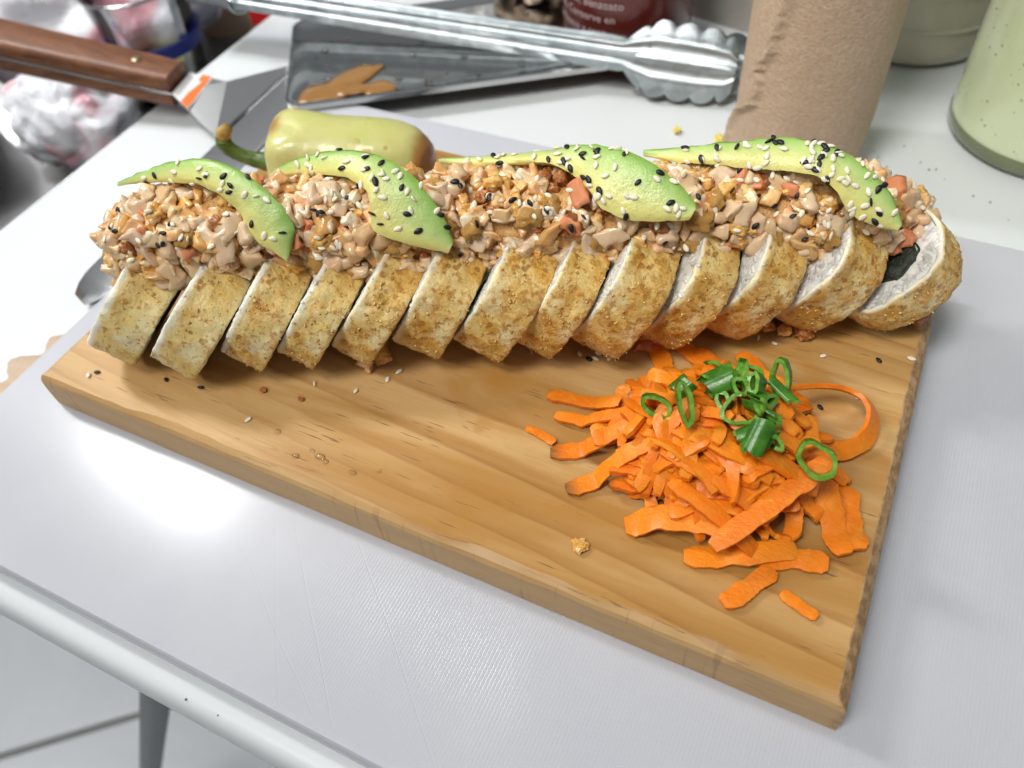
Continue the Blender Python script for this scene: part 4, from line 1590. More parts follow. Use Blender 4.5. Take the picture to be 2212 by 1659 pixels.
def scallion(x, y, r_a, r_b, hgt, axis, spin, lab, arc=360, seed=0, dz=0.0):
    """a cut ring of green onion: thin wall, glossy outside, paler inside"""
    hit = HEAP.ray_cast(Vector((x * MM, y * MM, 0.12)), Vector((0, 0, -1)), 0.2)[0]
    z = (hit.z if hit is not None else BT) + dz * MM
    ax = Vector(axis).normalized()
    d, s, u = frame(ax, (0.2, 0.1, 1) if abs(ax.z) < 0.8 else (0, 1, 0))
    s, u = s * math.cos(spin) + u * math.sin(spin), u * math.cos(spin) - s * math.sin(spin)
    n = 34
    wall = 1.2
    r_a, r_b, hgt = r_a * 1.05, r_b * 1.05, hgt * 1.25
    out_r, in_r = [], []
    full = arc >= 359
    o_rows, i_rows = [], []
    for k in range(n if full else n + 1):
        th = R(arc) * k / n
        wob = 1 + 0.22 * nz((math.cos(th), math.sin(th), seed), 1.3, 2)
        for rows, dr in ((o_rows, 0), (i_rows, -wall)):
            ring = []
            for h in (-0.5, -0.42, 0.0, 0.42, 0.5):
                e = (r_a + dr) * wob * math.cos(th), (r_b + dr) * wob * math.sin(th)
                hh = h * hgt * (1 + 0.15 * math.sin(th * 2 + seed)) 
                ring.append((s * e[0] + u * e[1] + d * hh) * MM)
            rows.append(ring)
    allz = [q.z for r_ in o_rows for q in r_]
    off = Vector((x * MM, y * MM, z - min(allz) * 0.9 - 0.0003))
    root = thing("scallion_ring", off, lab, "scallion", "chopped scallion rings on the carrot")
    m_ = len(o_rows)
    for nm, rows, mt, sgn in (("skin", o_rows, "scallion", 1), ("flesh", i_rows, "scallion_in", -1)):
        mb = MB()
        rr = [[off + q for q in r_] for r_ in rows]
        if full:
            rr.append(rr[0])
        mb.add(*loft(rr, False, False))
        if nm == "flesh":
            # the cut rims
            for e in (0, 4):
                a = [off + r_[e] for r_ in o_rows]
                b = [off + r_[e] for r_ in i_rows]
                if full:
                    a.append(a[0])
                    b.append(b[0])
                mb.add(*loft([a, b], False, False))
        put(nm, mb.v, mb.f, MAT[mt], root, sharp=50)


CAMV = (0.02, -0.6, 0.8)
for args in [
    (75, -33, 5.0, 3.0, 3.0, (0.25, -0.75, 0.6), 0.3, "oval scallion ring at the left of the green cluster", 360, 1),
    (80.5, -26, 3.4, 2.4, 4.6, (0.55, 0.75, 0.45), 0.5, "shiny upright scallion tube above the long bent one", 360, 2, 1.5),
    (84.0, -36, 6.6, 2.2, 2.8, (0.35, -0.6, 0.7), 1.15, "long bent scallion ring hanging toward the front of the heap", 360, 3),
    (90.5, -20, 4.4, 3.0, 7.0, (0.75, 0.55, 0.40), 0.2, "largest scallion piece, a wide leaf tube amid the cluster", 360, 4, 1.5),
    (98, -15, 4.4, 2.8, 3.4, (0.2, -0.5, 0.85), 0.1, "dark scallion ring behind the large leaf tube", 360, 5, 1.5),
    (96.5, -21.5, 3.2, 2.4, 3.6, (0.3, -0.55, 0.75), 0.8, "thick short scallion tube at the middle of the cluster", 360, 6, 1.5),
    (107, -10.5, 6.0, 2.8, 2.2, (-0.25, -0.8, 0.5), 0.9, "thin open scallion ring standing at the cluster's back right", 360, 7, 1.5),
    (99.5, -28.5, 6.0, 4.8, 3.0, (0.10, -0.6, 0.8), 2.2, "big open C shaped scallion ring at the cluster's front", 290, 8, 1.0),
    (104.5, -23.5, 3.0, 2.2, 4.4, (0.8, -0.2, 0.5), 0.2, "small scallion tube inside the big C ring", 360, 9, 2.0),
    (108.5, -17, 2.4, 1.5, 9.0, (0.75, -0.6, 0.1), 0.2, "narrow scallion leaf strip slanting right from the cluster", 200, 10, 1.5),
    (87, -15.5, 3.0, 2.0, 3.4, (0.4, -0.5, 0.7), 0.4, "scallion scrap at the left back of the large leaf tube", 240, 11, 1.5),
    (106.5, -38, 3.0, 2.0, 8.0, (0.12, 0.90, 0.45), 0.1, "dark scallion tube lowest in the cluster, cut lengthwise", 240, 12, 1.0),
    (103, -37, 2.4, 1.6, 4.5, (0.7, 0.6, 0.3), 0.3, "small dark scallion scrap left of the lowest tube", 220, 13, 1.0),
    (111, -35, 2.6, 1.8, 4.0, (0.3, -0.6, 0.7), 0.6, "pale yellow green scallion piece right of the lowest tube", 250, 14, 1.0),
    (123.5, -35, 6.0, 4.4, 2.8, (0.05, -0.75, 0.6), 0.35, "separate scallion ring at the heap's right edge", 360, 15, 1.0),
    (93.5, -25.5, 3.0, 2.2, 2.6, (-0.2, -0.55, 0.8), 1.0, "small scallion ring just below the largest leaf tube", 360, 16, 1.0),
    (94.5, -17, 3.2, 2.0, 4.6, (0.5, -0.5, 0.6), 2.0, "bent scallion piece wedged right of the largest leaf tube", 260, 17, 3.5),
    (101, -19.5, 3.4, 2.0, 3.6, (-0.4, -0.5, 0.7), 0.7, "flattened scallion ring above the big C ring", 360, 18, 3.0),
    (102.5, -27.5, 2.8, 2.0, 5.2, (0.6, -0.5, 0.5), 1.4, "dark scallion tube lying inside the lower right of the C ring", 300, 19, 3.0),
    (87, -22, 3.0, 1.8, 4.2, (0.3, -0.3, 0.9), 0.2, "curled scallion scrap between the bent ring and the leaf tube", 250, 20, 2.5),
    (107.5, -28.5, 2.8, 1.8, 4.6, (0.8, -0.5, 0.3), 0.9, "frayed scallion scrap at the cluster's right, above the lowest tube", 230, 21, 2.0),
    (108.5, -34, 3.0, 1.8, 5.0, (0.3, 0.7, 0.5), 0.5, "light green scallion piece behind the lowest tube", 250, 22, 2.0),
]:
    scallion(*args)

# ------------------------------------------------------------------ the roasted yellow chili behind the roll
def chili():
    a0, a1 = Vector((-0.1220, 0.0390, BT + 0.0178)), Vector((-0.070, 0.0610, BT + 0.0150))
    ax = (a1 - a0).normalized()
    root = thing("yellow_chili", ((a0 + a1) / 2 - Vector((0, 0, 0.016))), "roasted pale yellow chili with brown blistered tip lying behind the roll", "chili pepper")
    d, s, u = frame(ax)
    prof = [(-0.0020, 0.006), (-0.0035, 0.0105), (-0.0020, 0.0150), (0.003, 0.0182), (0.010, 0.0190), (0.020, 0.0186), (0.030, 0.0180), (0.040, 0.0172), (0.049, 0.0160), (0.056, 0.0135), (0.0605, 0.0095), (0.0628, 0.0045), (0.0632, 0.0004)]
    rings, brown = [], []
    sp = catmull([(h, r, 0) for h, r in prof], 60)
    for i, q in enumerate(sp):
        ring = []
        for k in range(64):
            th = 2 * math.pi * k / 64
            h, r = q.x, max(q.y, 0.0003)
            t = max(0, min(1, h / 0.063))
            lobe = 1 + 0.05 * math.cos(3 * th + 0.8) * (1 - t) + 0.085 * math.cos(5 * th + 1.9) * math.exp(-((h - 0.002) / 0.010) ** 2) - 0.13 * math.exp(-((th - 3.75) / 0.22) ** 2) * math.exp(-((h - 0.004) / 0.014) ** 2) + 0.06 * math.exp(-((th - 3.35) / 0.25) ** 2) * math.exp(-((h - 0.004) / 0.012) ** 2)
            r *= 1.06
            p = a0 + d * (h * 1.07) + s * (r * lobe * math.cos(th)) + u * (r * 0.95 * lobe * math.sin(th))
            p += (p - (a0 + d * h)).normalized() * (0.0007 * fbm(p, 55, 2) + 0.0002 * fbm(p, 220, 6))
            p.z = max(p.z, BT + 0.0004)
            ring.append(p)
            b = max(0, (t - 0.80) / 0.20) * (1.15 + 0.35 * math.cos(th + 0.6)) + 0.75 * max(0, 1 - h / 0.006 if h > 0 else 1.0) * (0.35 + 0.4 * nz((th, h * 30, 0), 1.5, 3)) + 0.55 * max(0, math.sin(th) - 0.80) * max(0, 1 - t * 1.4) * 5 * 0.6
            brown.append(min(1.2, b))
        rings.append(ring)
    v, f = loft(rings)
    put("flesh", v, f, MAT["pepper"], root, attrs={"brown": brown})
    pts = catmull([a0 + d * -0.0005 - Vector((0, 0, 0.001)), a0 - d * 0.008 - Vector((0, 0, 0.0015)), a0 - d * 0.016 - Vector((0, 0, -0.0005)), a0 - d * 0.0225 + Vector((0, 0, 0.005)), a0 - d * 0.0235 + Vector((0, 0, 0.0105)), a0 - d * 0.0195 + Vector((0, 0, 0.0155))], 26)
    rad = [0.0056 - 0.0024 * min(1, k / 9) + 0.0007 * nz((k, 0, 0), 0.6, 2) + (0.0006 if k > 21 else 0) for k in range(26)]
    v, f = tube(pts[:21], rad[:21], 12)
    st = put("stem", v, f, MAT["stem"], root)
    v, f = tube(pts[20:], [q * (0.95 - 0.07 * k) for k, q in enumerate(rad[20:])], 12)
    put("dry_tip", v, f, MAT["stem_dry"], st)
    mb = MB()
    for k in range(9):
        th = 2 * math.pi * k / 9
        o = (s * math.cos(th) + u * math.sin(th))
        p = [a0 - d * 0.0065 + o * 0.0025, a0 - d * 0.0035 + o * 0.0055, a0 + d * 0.0005 + o * (0.0105 + 0.002 * nz((k, 0, 0), 1, 3))]
        mb.add(*tube(p, [0.0011, 0.0014, 0.0005], 6))
    put("calyx", mb.v, mb.f, MAT["stem"], root)


chili()


# ------------------------------------------------------------------ wooden handled turner lying across the table's left edge
def turner():
    root = thing("spatula", (-0.235, 0.10, TAB), "steel turner with a brown wooden handle and an orange sticker, left behind the chili", "spatula")
    # blade: a long narrow strip lying along the table with a rounded near end
    rows = []
    n = 40
    zt = TAB + 0.0012
    for k in range(n):
        t = k / (n - 1)
        y = -0.0400 + 0.247 * t
        near = min(1.0, math.sqrt(max(0.0, t / 0.055)))
        xl = -0.2125 + 0.005 * (1 - near) + 0.013 * (1 - t) ** 1.5
        xr = -0.1845 - 0.010 * (1 - near) - 0.010 * t
        if t < 0.02:
            xr = xl + 0.002 + 0.5 * (xr - xl) * (t / 0.02)
        hl, hr = 0.0068, 0.0010
        rows.append([Vector((xl, y, zt + hl)), Vector((xl * 0.62 + xr * 0.38, y, zt + 0.0028)), Vector((xr, y, zt + hr)), Vector((xr, y, zt + hr - 0.0008)), Vector((xl * 0.62 + xr * 0.38, y, zt + 0.0019)), Vector((xl, y, zt + hl - 0.0009))])
    v, f = loft(rows)
    put("blade", v, f, MAT["blade"], root, sharp=35)
    # neck: two flat facets flaring from the handle to the back of the blade
    z1, z2 = TAB + 0.0190, TAB + 0.0083
    A, B = Vector((-0.2505, 0.0960, z1)), Vector((-0.2550, 0.1150, z1))
    V1 = Vector((-0.2290, 0.1185, z1 - 0.002))
    V0 = Vector((-0.2130, 0.0830, z2 - 0.001))
    W1 = Vector((-0.2128, 0.160, z2))
    mid = Vector((-0.2130, 0.092, z2))
    top = [A, B, V1, W1, V0]
    th = Vector((0, 0, 0.0011))
    v = top + [p - th for p in top]
    f = [[0, 1, 2], [0, 2, 4], [2, 3, 4], [7, 6, 5], [9, 7, 5], [9, 8, 7]] + [[i, (i + 1) % 5, 5 + (i + 1) % 5, 5 + i] for i in range(5)]
    put("neck", v, f, MAT["blade"], root, smooth=False)
    # handle: two wooden scales on a flat tang
    H0 = (A + B) / 2 + Vector((0.0005, -0.0004, -0.0006))
    far = Vector((-0.372, 0.0835, 0.0255))
    ax = (far - H0).normalized()
    d, s, u = frame(ax)
    L = 0.16
    def bar(w0, w1, z0_, z1_, rr, start=0.0):
        rows = []
        for k in range(13):
            t = k / 12
            wd = w0 + (w1 - w0) * t
            e = 1.0 if k else 0.90
            c_ = H0 + ax * (start + (L - start) * t)
            ring = []
            pr = []
            for (sx, sz, a0) in ((1, 1, 0), (-1, 1, 90), (-1, -1, 180), (1, -1, 270)):
                for q in range(4):
                    a = R(a0 + 30 * q)
                    top_r = rr if sz * (1 if z1_ > 0 else -1) > 0 else 0.0006
                    zc_ = (z1_ - top_r) if sz > 0 else (z0_ + top_r)
                    pr.append((sx * (wd - top_r) + top_r * math.cos(a), zc_ + top_r * math.sin(a)))
            ring = [c_ + s * (x_ * e) + u * z_ for x_, z_ in pr]
            rows.append(ring)
        return loft(rows)
    wd0, wd1 = 0.0108, 0.0135
    v, f = bar(wd0, wd1, 0.0009, 0.0098, 0.0038, 0.0)
    up = put("handle_scale", v, f, MAT["walnut"], root, sharp=50)
    v, f = bar(wd0, wd1, -0.0098, -0.0009, 0.0038, 0.0)
    put("handle_scale", v, f, MAT["walnut"], root, sharp=50)
    v, f = bar(wd0 + 0.0002, wd1 + 0.0002, -0.0008, 0.0008, 0.0003, -0.003)
    put("tang", v, f, MAT["chrome"], root, sharp=40)
    for q in (0.023, 0.140):
        v, f = loft(lathe([(0.0026, 0.0), (0.0026, 0.0012), (0.0018, 0.0016), (0.0002, 0.0017)], H0 + ax * q + u * 0.0092, 18, u))
        put("rivet", v, f, MAT["brass"], up)
    def patch(t0, t1, mat, nm, dz):
        q = [A.lerp(V0, t0), B.lerp(V1, t0 * 1.6), B.lerp(V1, t1 * 1.6), A.lerp(V0, t1)]
        nn = (q[1] - q[0]).cross(q[3] - q[0]).normalized()
        if nn.z < 0:
            nn = -nn
        v = [p + nn * dz for p in q] + [p + nn * (dz - 0.0002) for p in q]
        v = [p + Vector((0, 0, 0.0005)) for p in v]
        put(nm, v, [[0, 1, 2, 3], [7, 6, 5, 4]] + [[i, (i + 1) % 4, 4 + (i + 1) % 4, 4 + i] for i in range(4)], mat, root, smooth=False)
    patch(0.06, 0.42, MAT["sticker"], "price_sticker", 0.0004)
    patch(0.26, 0.40, MAT["orange"], "price_sticker", 0.0008)
    o = bpy.data.objects["price_sticker.001"]
    o["label"] = "orange stripe of the price sticker"


turner()


# ------------------------------------------------------------------ tongs, tray, bottles and the rest behind the board
def tongs():
    root = thing("tongs", (-0.12, 0.20, TAB), "galvanised steel tongs with scalloped ends lying across the back of the table", "tongs")
    # along the arm: hinge at the left, scalloped head at the right
    P0, P1 = Vector((-0.262, 0.172, 0.0275)), Vector((0.034, 0.2120, 0.0100))
    ax = (P1 - P0).normalized()
    d, s, u = frame(ax, (0, 0.45, 1))
    # the arm's broad face is turned toward the camera
    face = (Vector((0.11389, -0.18299, 0.24145)) - (P0 + P1) / 2).normalized()
    up_ = (Vector((0, 0, 1)) - ax * ax.z)
    up_.normalize()
    out = up_.cross(ax).normalized()
    if out.dot(face) < 0:
        out = -out
    tilt = R(30)
    across = up_ * math.cos(tilt) - out * -math.sin(tilt) * -1
    across.normalize()
    nrm = across.cross(ax)
    if nrm.dot(face) < 0:
        nrm = -nrm
    L = (P1 - P0).length
    def arm(off, flip, name):
        n = 260
        rows = []
        for k in range(n):
            t = k / (n - 1)
            x = t * L
            hw = 0.0078 + 0.0012 * t
            lobe = 0.0
            if t > 0.80:
                q = (t - 0.80) / 0.20
                hw += 0.0085 * min(1, (q / 0.28)) ** 0.8 * (1 - 0.42 * max(0, (q - 0.55) / 0.45) ** 2)
                lobe = 0.0040 * math.sqrt(abs(math.sin(math.pi * (0.02 + q * 4.6)))) * min(1, q * 5) - 0.002
                if q > 0.93:
                    hw *= 1 - 0.35 * (q - 0.93) / 0.07
            cup = 0.0025 * max(0, (t - 0.78) / 0.22)
            prof = []
            for j in range(25):
                sx = -1 + 2 * j / 24
                yy = sx * hw + math.copysign(1, sx) * lobe * max(0.0, (abs(sx) - 0.62) / 0.38)
                ridge = 0.0017 * math.exp(-(sx / 0.13) ** 2) + 0.0013 * math.exp(-((abs(sx) - 0.55) / 0.11) ** 2)
                dz = ridge - (0.0022 + cup) * abs(sx) ** 3.0
                prof.append(P0 + ax * x + across * yy + nrm * (dz * flip) + off)
            back = [p - nrm * (0.0009 * flip) for p in prof]
            rows.append(prof + back[::-1])
        v, f = loft(rows)
        put(name, v, f, MAT["galv"], root, sharp=55)
    arm(Vector((0, 0, 0)), 1, "arm")
    arm(-nrm * 0.020 + ax * 0.012, -1, "arm")
    # pull ring clip at the hinge end
    v, f = loft([[P0 + ax * x + across * (0.0108 * math.cos(a)) + nrm * (-0.009 + 0.0135 * math.sin(a)) for a in [2 * math.pi * k / 30 for k in range(30)]] for x in (0.000, 0.0022)] , True, False)
    o = put("clip", v, f, MAT["galv"], root, sharp=50)
    md = o.modifiers.new("shell", "SOLIDIFY")
    md.thickness = 0.0012
    v, f = tube([P0 - ax * 0.03 - nrm * 0.010, P0 + ax * 0.004 - nrm * 0.010], 0.011, 16, 0.7)
    put("hinge", v, f, MAT["galv"], root, sharp=50)


tongs()


def tray():
    a = R(32.7)
    e, n = Vector((math.cos(a), math.sin(a), 0)), Vector((-math.sin(a), math.cos(a), 0))
    c0 = Vector((-0.1840, 0.1105, 0.0008))
    t = thing("steel_tray", c0 + e * 0.09 + n * 0.05, "polished steel tray splashed with brown gravy, under the tongs", "tray")
    prof = [(0.000, 0.0003), (0.000, 0.0032), (0.0015, 0.0036), (0.004, 0.0016), (0.012, 0.0013)]
    rings = []
    for ins, z in prof:
        r_ = max(0.010 - ins, 0.002)
        ring = []
        for cx, cy, a0 in ((0.185 - ins - r_, ins + r_, -90), (0.185 - ins - r_, 0.10 - ins - r_, 0), (ins + r_, 0.10 - ins - r_, 90), (ins + r_, ins + r_, 180)):
            for k in range(9):
                q = R(a0 + 90 * k / 8)
                ring.append(c0 + e * (cx + r_ * math.cos(q)) + n * (cy + r_ * math.sin(q)) + Vector((0, 0, z)))
        rings.append(ring)
    v, f = loft(rings)
    put("pan", v, f, MAT["chrome"], t, sharp=40)
    z = 0.0014
    k_ = 0
    for wx, wy, sx, sy, rot in ((-0.1725, 0.1290, 0.0125, 0.0125, 0.6), (-0.1665, 0.1500, 0.0200, 0.0095, 0.62), (-0.1450, 0.1470, 0.0092, 0.0085, 0.1), (-0.1580, 0.1410, 0.0115, 0.0048, 0.1)):
        q = Vector((wx, wy, c0.z)) - c0
        cx, cy = q.dot(e), q.dot(n)
        ring0, ring1, ring2 = [], [], []
        for k in range(32):
            th = 2 * math.pi * k / 32
            w_ = 1 + 0.22 * nz((math.cos(th), math.sin(th), k_), 1.6, 5)
            x_, y_ = sx * w_ * math.cos(th), sy * w_ * math.sin(th)
            x_, y_ = x_ * math.cos(rot) - y_ * math.sin(rot), x_ * math.sin(rot) + y_ * math.cos(rot)
            for rr, q, h in ((ring0, 1.0, 0.0), (ring1, 0.93, 0.0008), (ring2, 0.5, 0.0010)):
                rr.append(c0 + e * max(0.004, cx + x_ * q) + n * max(0.005, cy + y_ * q) + Vector((0, 0, z + h + 0.00005 * k_)))
        v, f = loft([ring0, ring1, ring2])
        o = put("gravy_splash", v, f, MAT["gravy"], None, c0 + e * cx + n * cy + Vector((0, 0, z)))
        tag(o, ["largest brown gravy patch at the tray's front corner behind the chili", "long brown gravy patch along the tray's left side", "oval brown gravy patch standing apart to the right on the tray", "thin brown gravy bridge between the larger patches"][k_], "gravy splash")
        k_ += 1
    rr = random.Random(8)
    for k in range(26):
        cx, cy, s = rr.uniform(0.006, 0.15), rr.uniform(0.006, 0.085), rr.uniform(0.0012, 0.0028)
        pr = [(s, 0.0), (s * 0.9, s * 0.35), (s * 0.55, s * 0.6), (s * 0.1, s * 0.7)]
        v, f = loft(lathe(pr, c0 + e * cx + n * cy + Vector((0, 0, z)), 12))
        tag(put("water_drop", v, f, MAT["water"], None, c0 + e * cx + n * cy + Vector((0, 0, z))), "clear drop of water beaded on the steel tray", "water drop", "water drops on the steel tray")


tray()


def paper_roll():
    cx, cy, r = 0.0745, 0.1800, 0.0305
    root = thing("paper_roll", (cx, cy, 0.0), "brown kraft paper towel roll standing on the table behind the rightmost avocado", "paper roll")
    lean = Vector((0.0, 0.0, 1))
    H = 0.235
    rings = []
    for k in range(30):
        z = TAB + 0.0002 + H * k / 29
        rings.append([Vector((cx + (r + 0.0003 * nz((math.cos(t) * 2, math.sin(t) * 2, z * 12), 1, 2)) * math.cos(t), cy + (r + 0.0003 * nz((math.cos(t) * 2, math.sin(t) * 2, z * 12), 1, 2)) * math.sin(t), z)) for t in [2 * math.pi * q / 64 for q in range(64)]])
    v, f = loft(rings)
    put("rolled_paper", v, f, MAT["kraft"], root, sharp=50)
    # the outermost turn, whose torn edge runs down the front
    path = [(0.000, -168), (0.020, -158), (0.030, -147), (0.0365, -133), (0.040, -127), (0.052, -126), (0.056, -129), (0.062, -124), (0.068, -118), (0.090, -112), (0.24, -104)]
    zs = [k * 0.0011 for k in range(215)]
    v, m_ = [], 40
    for z in zs:
        a0 = lerp_tab(path, z) + 3.6 * nz((z * 330, 0, 0), 1, 5) + 1.6 * nz((z * 1400, 0, 0), 1, 9)
        for q in range(m_):
            a = R(a0 + (150 - 8) * q / (m_ - 1))
            rr = r + 0.0015 + (0.0024 if q == 0 else 0.0010 if q == 1 else 0.0) + 0.00035 * nz((math.cos(a) * 2, math.sin(a) * 2, z * 20), 1, 7)
            v.append(Vector((cx + rr * math.cos(a), cy + rr * math.sin(a), TAB + 0.0003 + z)))
    f = []
    for i in range(len(zs) - 1):
        for q in range(m_ - 1):
            a_ = i * m_ + q
            f.append([a_, a_ + 1, a_ + 1 + m_, a_ + m_])
    o = put("torn_outer_sheet", v, f, MAT["kraft"], root)
    md = o.modifiers.new("shell", "SOLIDIFY")
    md.thickness = 0.0009
    md.offset = -1


paper_roll()


def sauce_bottle():
    c0 = Vector((0.184, 0.2395, TAB))
    root = thing("squeeze_bottle", c0, "clear bottle of speckled pale green creamy sauce at the right behind the board", "sauce bottle")
    r = 0.0455
    prof = [(0.0, 0.001), (r * 0.80, 0.001), (r * 0.94, 0.0022), (r * 0.995, 0.0062), (r, 0.012), (r * 0.985, 0.10), (r * 0.97, 0.20), (r * 0.9, 0.215), (0.014, 0.235), (0.0, 0.236)]
    prof[0] = (0.0004, 0.001)
    prof[-1] = (0.0004, 0.236)
    v, f = loft(lathe(prof, c0, 72))
    put("sauce_filled_body", v, f, MAT["salsa"], root, sharp=50)
    v, f = loft(lathe([(r * 0.80, 0.0004), (r * 0.955, 0.0012), (r * 1.004, 0.0045), (r * 1.008, 0.0075), (r * 1.001, 0.0095)], c0, 72), True, False)
    put("base_rim", v, f, NT_SHELL, root)


NT_SHELL = NT("base_rim_plastic", (0.16, 0.19, 0.10), 0.1, coat=0.5)
sauce_bottle()


def jar():
    c0 = Vector((0.108, 0.318, TAB))
    root = thing("storage_jar", c0, "cloudy beige plastic jar between the paper roll and the green sauce bottle", "jar")
    r = 0.044
    v, f = loft(lathe([(0.0004, 0.0005), (r * .86, 0.0005), (r * 0.97, 0.004), (r, 0.012), (r * 1.02, 0.15), (r * 1.03, 0.155), (0.0004, 0.156)], c0, 60))
    put("body", v, f, MAT["jar"], root, sharp=50)
    for z in (0.022, 0.040, 0.062):
        v, f = loft(lathe([(r * 0.99, z - 0.002), (r * 1.03, z), (r * 0.99, z + 0.002)], c0, 60), True, False)
        put("ridge", v, f, MAT["jar"], root)


jar()


def chili_bottle():
    c0 = Vector((-0.0405, 0.2520, TAB))
    r = 0.0365
    root = thing("chili_sauce_bottle", c0, "dark red chili sauce bottle with white print standing behind the tongs", "sauce bottle")
    v, f = loft(lathe([(0.0004, 0.0005), (r * .8, 0.0005), (r * .95, 0.003), (r, 0.010), (r, 0.17), (r * .8, 0.19), (0.012, 0.21), (0.0004, 0.211)], c0, 64))
    put("body", v, f, MAT["sauce_red"], root, sharp=50)
    lines = ["vinagre, Xantana, Sorbato", "de Potasio, Benzoato", "de Sodio. Conserve en", "lugar fresco y seco"]
    for k, tx in enumerate(lines):
        cu = bpy.data.curves.new("print", "FONT")
        cu.body = tx
        cu.size = 0.0062
        cu.align_x = "RIGHT"
        cu.extrude = 0.0
        cu.resolution_u = 2
        to = bpy.data.objects.new("tmp", cu)
        C.objects.link(to)
        bpy.context.view_layer.update()
        me = bpy.data.meshes.new_from_object(to.evaluated_get(bpy.context.evaluated_depsgraph_get()))
        C.objects.unlink(to)
        bpy.data.objects.remove(to)
        bm = bmesh.new()
        bm.from_mesh(me)
        bmesh.ops.triangulate(bm, faces=bm.faces)
        vs, fs = [], []
        for q in bm.verts:
            a = R(-66) + (q.co.x - k * 0.0045) / r
            rr = r + 0.00025
            vs.append(Vector((c0.x + rr * math.cos(a), c0.y + rr * math.sin(a), TAB + 0.0475 - k * 0.0075 + q.co.y)))
        bm.verts.index_update()
        fs = [[q.index for q in ff.verts] for ff in bm.faces]
        bm.free()
        put("printed_line", vs, fs, MAT["white_print"], root, smooth=False)
        bpy.data.meshes.remove(me)
    rows = []
    for a in range(-52, 20, 6):
        q = R(a)
        rows.append([Vector((c0.x + (r + 0.0004) * math.cos(q), c0.y + (r + 0.0004) * math.sin(q), TAB + z)) for z in (0.047, 0.10)])
    v, f = loft(rows, False, False)
    put("pale_label", v, f, MAT["label"], root)


chili_bottle()


def folded(name, pts, mat, lab, cat, th=0.0015, origin=None):
    """a creased sheet given as rows of points, with thickness"""
    v, f = loft(pts, False, False)
    o = put(name, v, f, mat, None, origin or pts[0][0], smooth=False)
    md = o.modifiers.new("shell", "SOLIDIFY")
    md.thickness = th
    return tag(o, lab, cat)


def crumpled(name, c0, rx, ry, rz, mat, lab, cat, seed, amp=0.30, fr=1.25, n=56, group=None):
    """a crumpled bag or wad: a squashed ball with sharp creases"""
    rings = []
    for i in range(n):
        ph = math.pi * (i + 0.5) / n
        ring = []
        for k in range(n * 2):
            th = math.pi * k / n
            d = Vector((math.sin(ph) * math.cos(th), math.sin(ph) * math.sin(th), math.cos(ph)))
            q = d * fr + Vector((seed, 0, 0))
            rd = 1 + amp * (abs(noise.noise(q)) + 0.55 * abs(noise.noise(q * 2.1)) + 0.10 * abs(noise.noise(q * 4.3)) - 0.35)
            p = Vector((c0[0] + d.x * rx * rd, c0[1] + d.y * ry * rd, c0[2] + rz + d.z * rz * rd))
            p.z = max(p.z, c0[2] + 0.0005)
            ring.append(p)
        rings.append(ring)
    v, f = loft(rings)
    o = put(name, v, f, mat, None, c0, sharp=75)
    return tag(o, lab, cat, group)


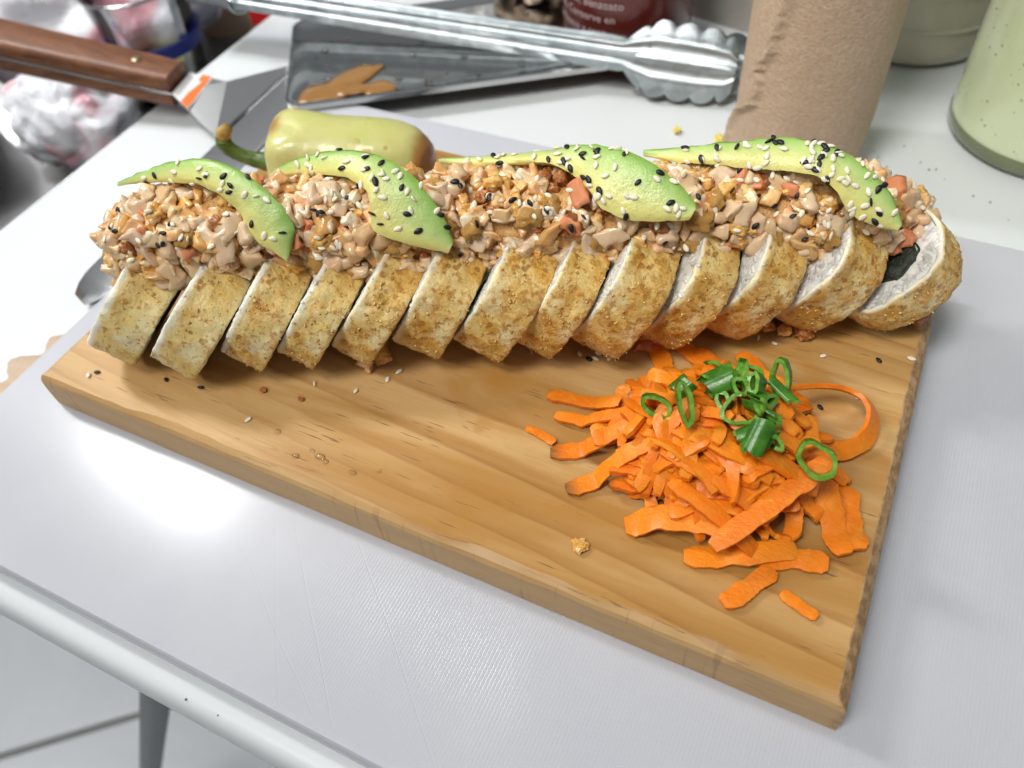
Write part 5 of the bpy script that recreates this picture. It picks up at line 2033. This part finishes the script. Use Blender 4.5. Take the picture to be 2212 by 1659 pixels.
def background():
    CT = -0.085
    # side counter to the left, lower than the table
    v, f = box((-0.62, 0.36, CT - 0.015), 0.66, 1.1, 0.03)
    tag(put("side_counter", v, f, MAT["counter"], None, (-0.62, 0.36, CT), smooth=False), "dark work surface to the left of and below the white table", "counter")
    # steel bowl
    c0 = Vector((-0.405, 0.075, CT))
    root = thing("steel_bowl", c0, "shiny shallow steel bowl on the dark counter left of the table", "bowl")
    pr = [(0.0004, 0.002), (0.05, 0.002), (0.085, 0.012), (0.108, 0.034), (0.112, 0.040), (0.118, 0.041), (0.118, 0.039), (0.111, 0.036), (0.086, 0.009), (0.05, 0.0002), (0.0004, 0.0002)]
    v, f = loft(lathe([(a, b) for a, b in pr], c0, 72), True, False)
    put("body", v, f, MAT["bowlsteel"], root)
    crumpled("plastic_bag", (-0.455, 0.215, CT), 0.10, 0.085, 0.060, MAT["bag"], "crumpled milky plastic bag with red and blue print behind the wooden handle", "plastic bag", 3.3, group=None)
    crumpled("plastic_bag", (-0.385, 0.120, CT), 0.050, 0.035, 0.034, MAT["bag"], "smaller printed plastic bag below the wooden handle next to the table edge", "plastic bag", 9.1)
    crumpled("plastic_bag", (-0.50, 0.06, CT + 0.004), 0.075, 0.06, 0.055, MAT["bag"], "pale plastic bag slumped over the rim of the steel bowl", "plastic bag", 14.2)
    crumpled("plastic_wrap", (-0.43, -0.03, CT), 0.05, 0.035, 0.018, MAT["black"], "crumpled dark plastic below the steel bowl at the photo's left edge", "plastic wrap", 21.0, 0.5, 4.5)
    # clear cup with a blue ring and something olive in it
    c0 = Vector((-0.358, 0.184, CT))
    root = thing("plastic_cup", c0, "clear plastic cup with a dark blue ring holding olive and red scraps", "cup")
    v, f = loft(lathe([(0.0004, 0.001), (0.024, 0.001), (0.0335, 0.100), (0.0340, 0.1005), (0.0328, 0.1000), (0.0234, 0.0025), (0.0004, 0.0022)], c0, 64), True, False)
    put("cup_wall", v, f, MAT["clear"], root, sharp=50)
    v, f = loft(lathe([(0.0004, 0.003), (0.0232, 0.003), (0.0275, 0.052), (0.015, 0.055), (0.0004, 0.054)], c0, 40))
    put("contents", v, f, MAT["olive"], root)
    v, f = loft(lathe([(0.0285, 0.060), (0.0325, 0.060), (0.0335, 0.069), (0.0305, 0.069), (0.0285, 0.060)], c0, 64), True, False)
    put("blue_ring", v, f, MAT["blue"], root, sharp=50)
    ring = [c0 + Vector((0.0338 * math.cos(t), 0.0338 * math.sin(t), 0.1005)) for t in [2 * math.pi * k / 60 for k in range(61)]]
    v, f = tube(ring, 0.0010, 8, cap=False)
    put("rim", v, f, MAT["chrome"], root)
    # cardboard behind the cup, with a wrapper
    v, f = box((-0.35, 0.40, CT + 0.05), 0.22, 0.16, 0.10, 0.35)
    tag(put("cardboard_box", v, f, MAT["card"], None, (-0.35, 0.40, CT), smooth=False), "plain tan cardboard box behind the clear cup and the tongs' hinge", "box")
    rows = [[Vector((-0.3150 + 0.016 * i, 0.236 + 0.006 * i, CT + 0.055 + j * 0.010 + 0.002 * nz((i, j, 0), 1.3, 2))) for i in range(5)] for j in range(4)]
    folded("snack_wrapper", rows, MAT["red_wrap"], "small red wrapper with yellow and black at the table's far left edge", "wrapper")
    root = bpy.data.objects["snack_wrapper"]
    for k, mt in ((0, "yellow_wrap"), (1, "black")):
        v, f = box((-0.2905 + 0.012 * k, 0.2405 + 0.004 * k, CT + 0.074 + 0.008 * k), 0.010, 0.004, 0.016, 0.36)
        put("wrapper_patch", v, f, MAT[mt], root, smooth=False)
    # behind the table's back: foil bag, torn brown paper, black shade slab, grey card
    crumpled("clear_bag", (-0.165, 0.335, TAB), 0.062, 0.04, 0.036, MAT["bowlsteel"], "crinkled silvery bag behind the tongs, left of the torn brown paper", "bag", 30.5, 0.5, 3.5)
    crumpled("paper_wad", (-0.108, 0.278, TAB), 0.024, 0.018, 0.026, MAT["card"], "torn crumpled brown paper between the silvery bag and the red bottle", "paper", 41.0, 0.55, 2.6, 30)
    v, f = box((-0.092, 0.238, TAB + 0.005), 0.040, 0.026, 0.010, 0.5)  # solid black stands in for the shaded gap beneath the tongs
    tag(put("shade_slab", v, f, MAT["black"], None, (-0.092, 0.238, TAB), smooth=False), "low black slab standing in for shade under the tongs, left of the red bottle", "box")
    v, f = box((0.022, 0.315, TAB + 0.05), 0.070, 0.05, 0.10, -0.25)
    tag(put("grey_carton", v, f, MAT["greycard"], None, (0.022, 0.315, TAB), smooth=False), "grey card carton between the red bottle and the paper roll", "box")
    lump("egg_crumb", 15, 179, 4.6, "yellow", "yellow crumb on the table left of the paper roll", "crumb", z=TAB, seed=50)
    lump("egg_crumb", 38, 178, 6.0, "yellow", "larger yellow crumb touching the foot of the paper roll", "crumb", z=TAB, seed=51)
    lump("egg_crumb", 27, 226, 6.5, "yellow", "yellow crumb under the end of the tongs", "crumb", z=TAB, seed=52)
    lump("egg_crumb", 10, 219, 4.0, "fried", "brownish crumb under the scalloped tongs head", "crumb", z=TAB, seed=53)
    rr = random.Random(3)
    for k in range(16):
        x, y = rr.uniform(110, 168), rr.uniform(150, 205)
        if (x - 186) ** 2 + (y - 226) ** 2 < 48 ** 2:
            continue
        o = lump("speck", x, y, rr.uniform(0.5, 1.0), "blackish", "tiny dark speck on the table before the green sauce bottle", "speck", z=TAB, seed=60 + k)
        o["group"] = "specks on the table by the sauce bottle"
    for k in range(9):
        x = rr.uniform(-60, 40)
        o = lump("speck", x, rr.uniform(-160.5, -155.5), rr.uniform(0.35, 0.7), "blackish", "tiny dark speck on the table's white front rim", "speck", z=TAB - 0.0006, seed=80 + k)
        o["group"] = "specks on the table's front rim"


background()
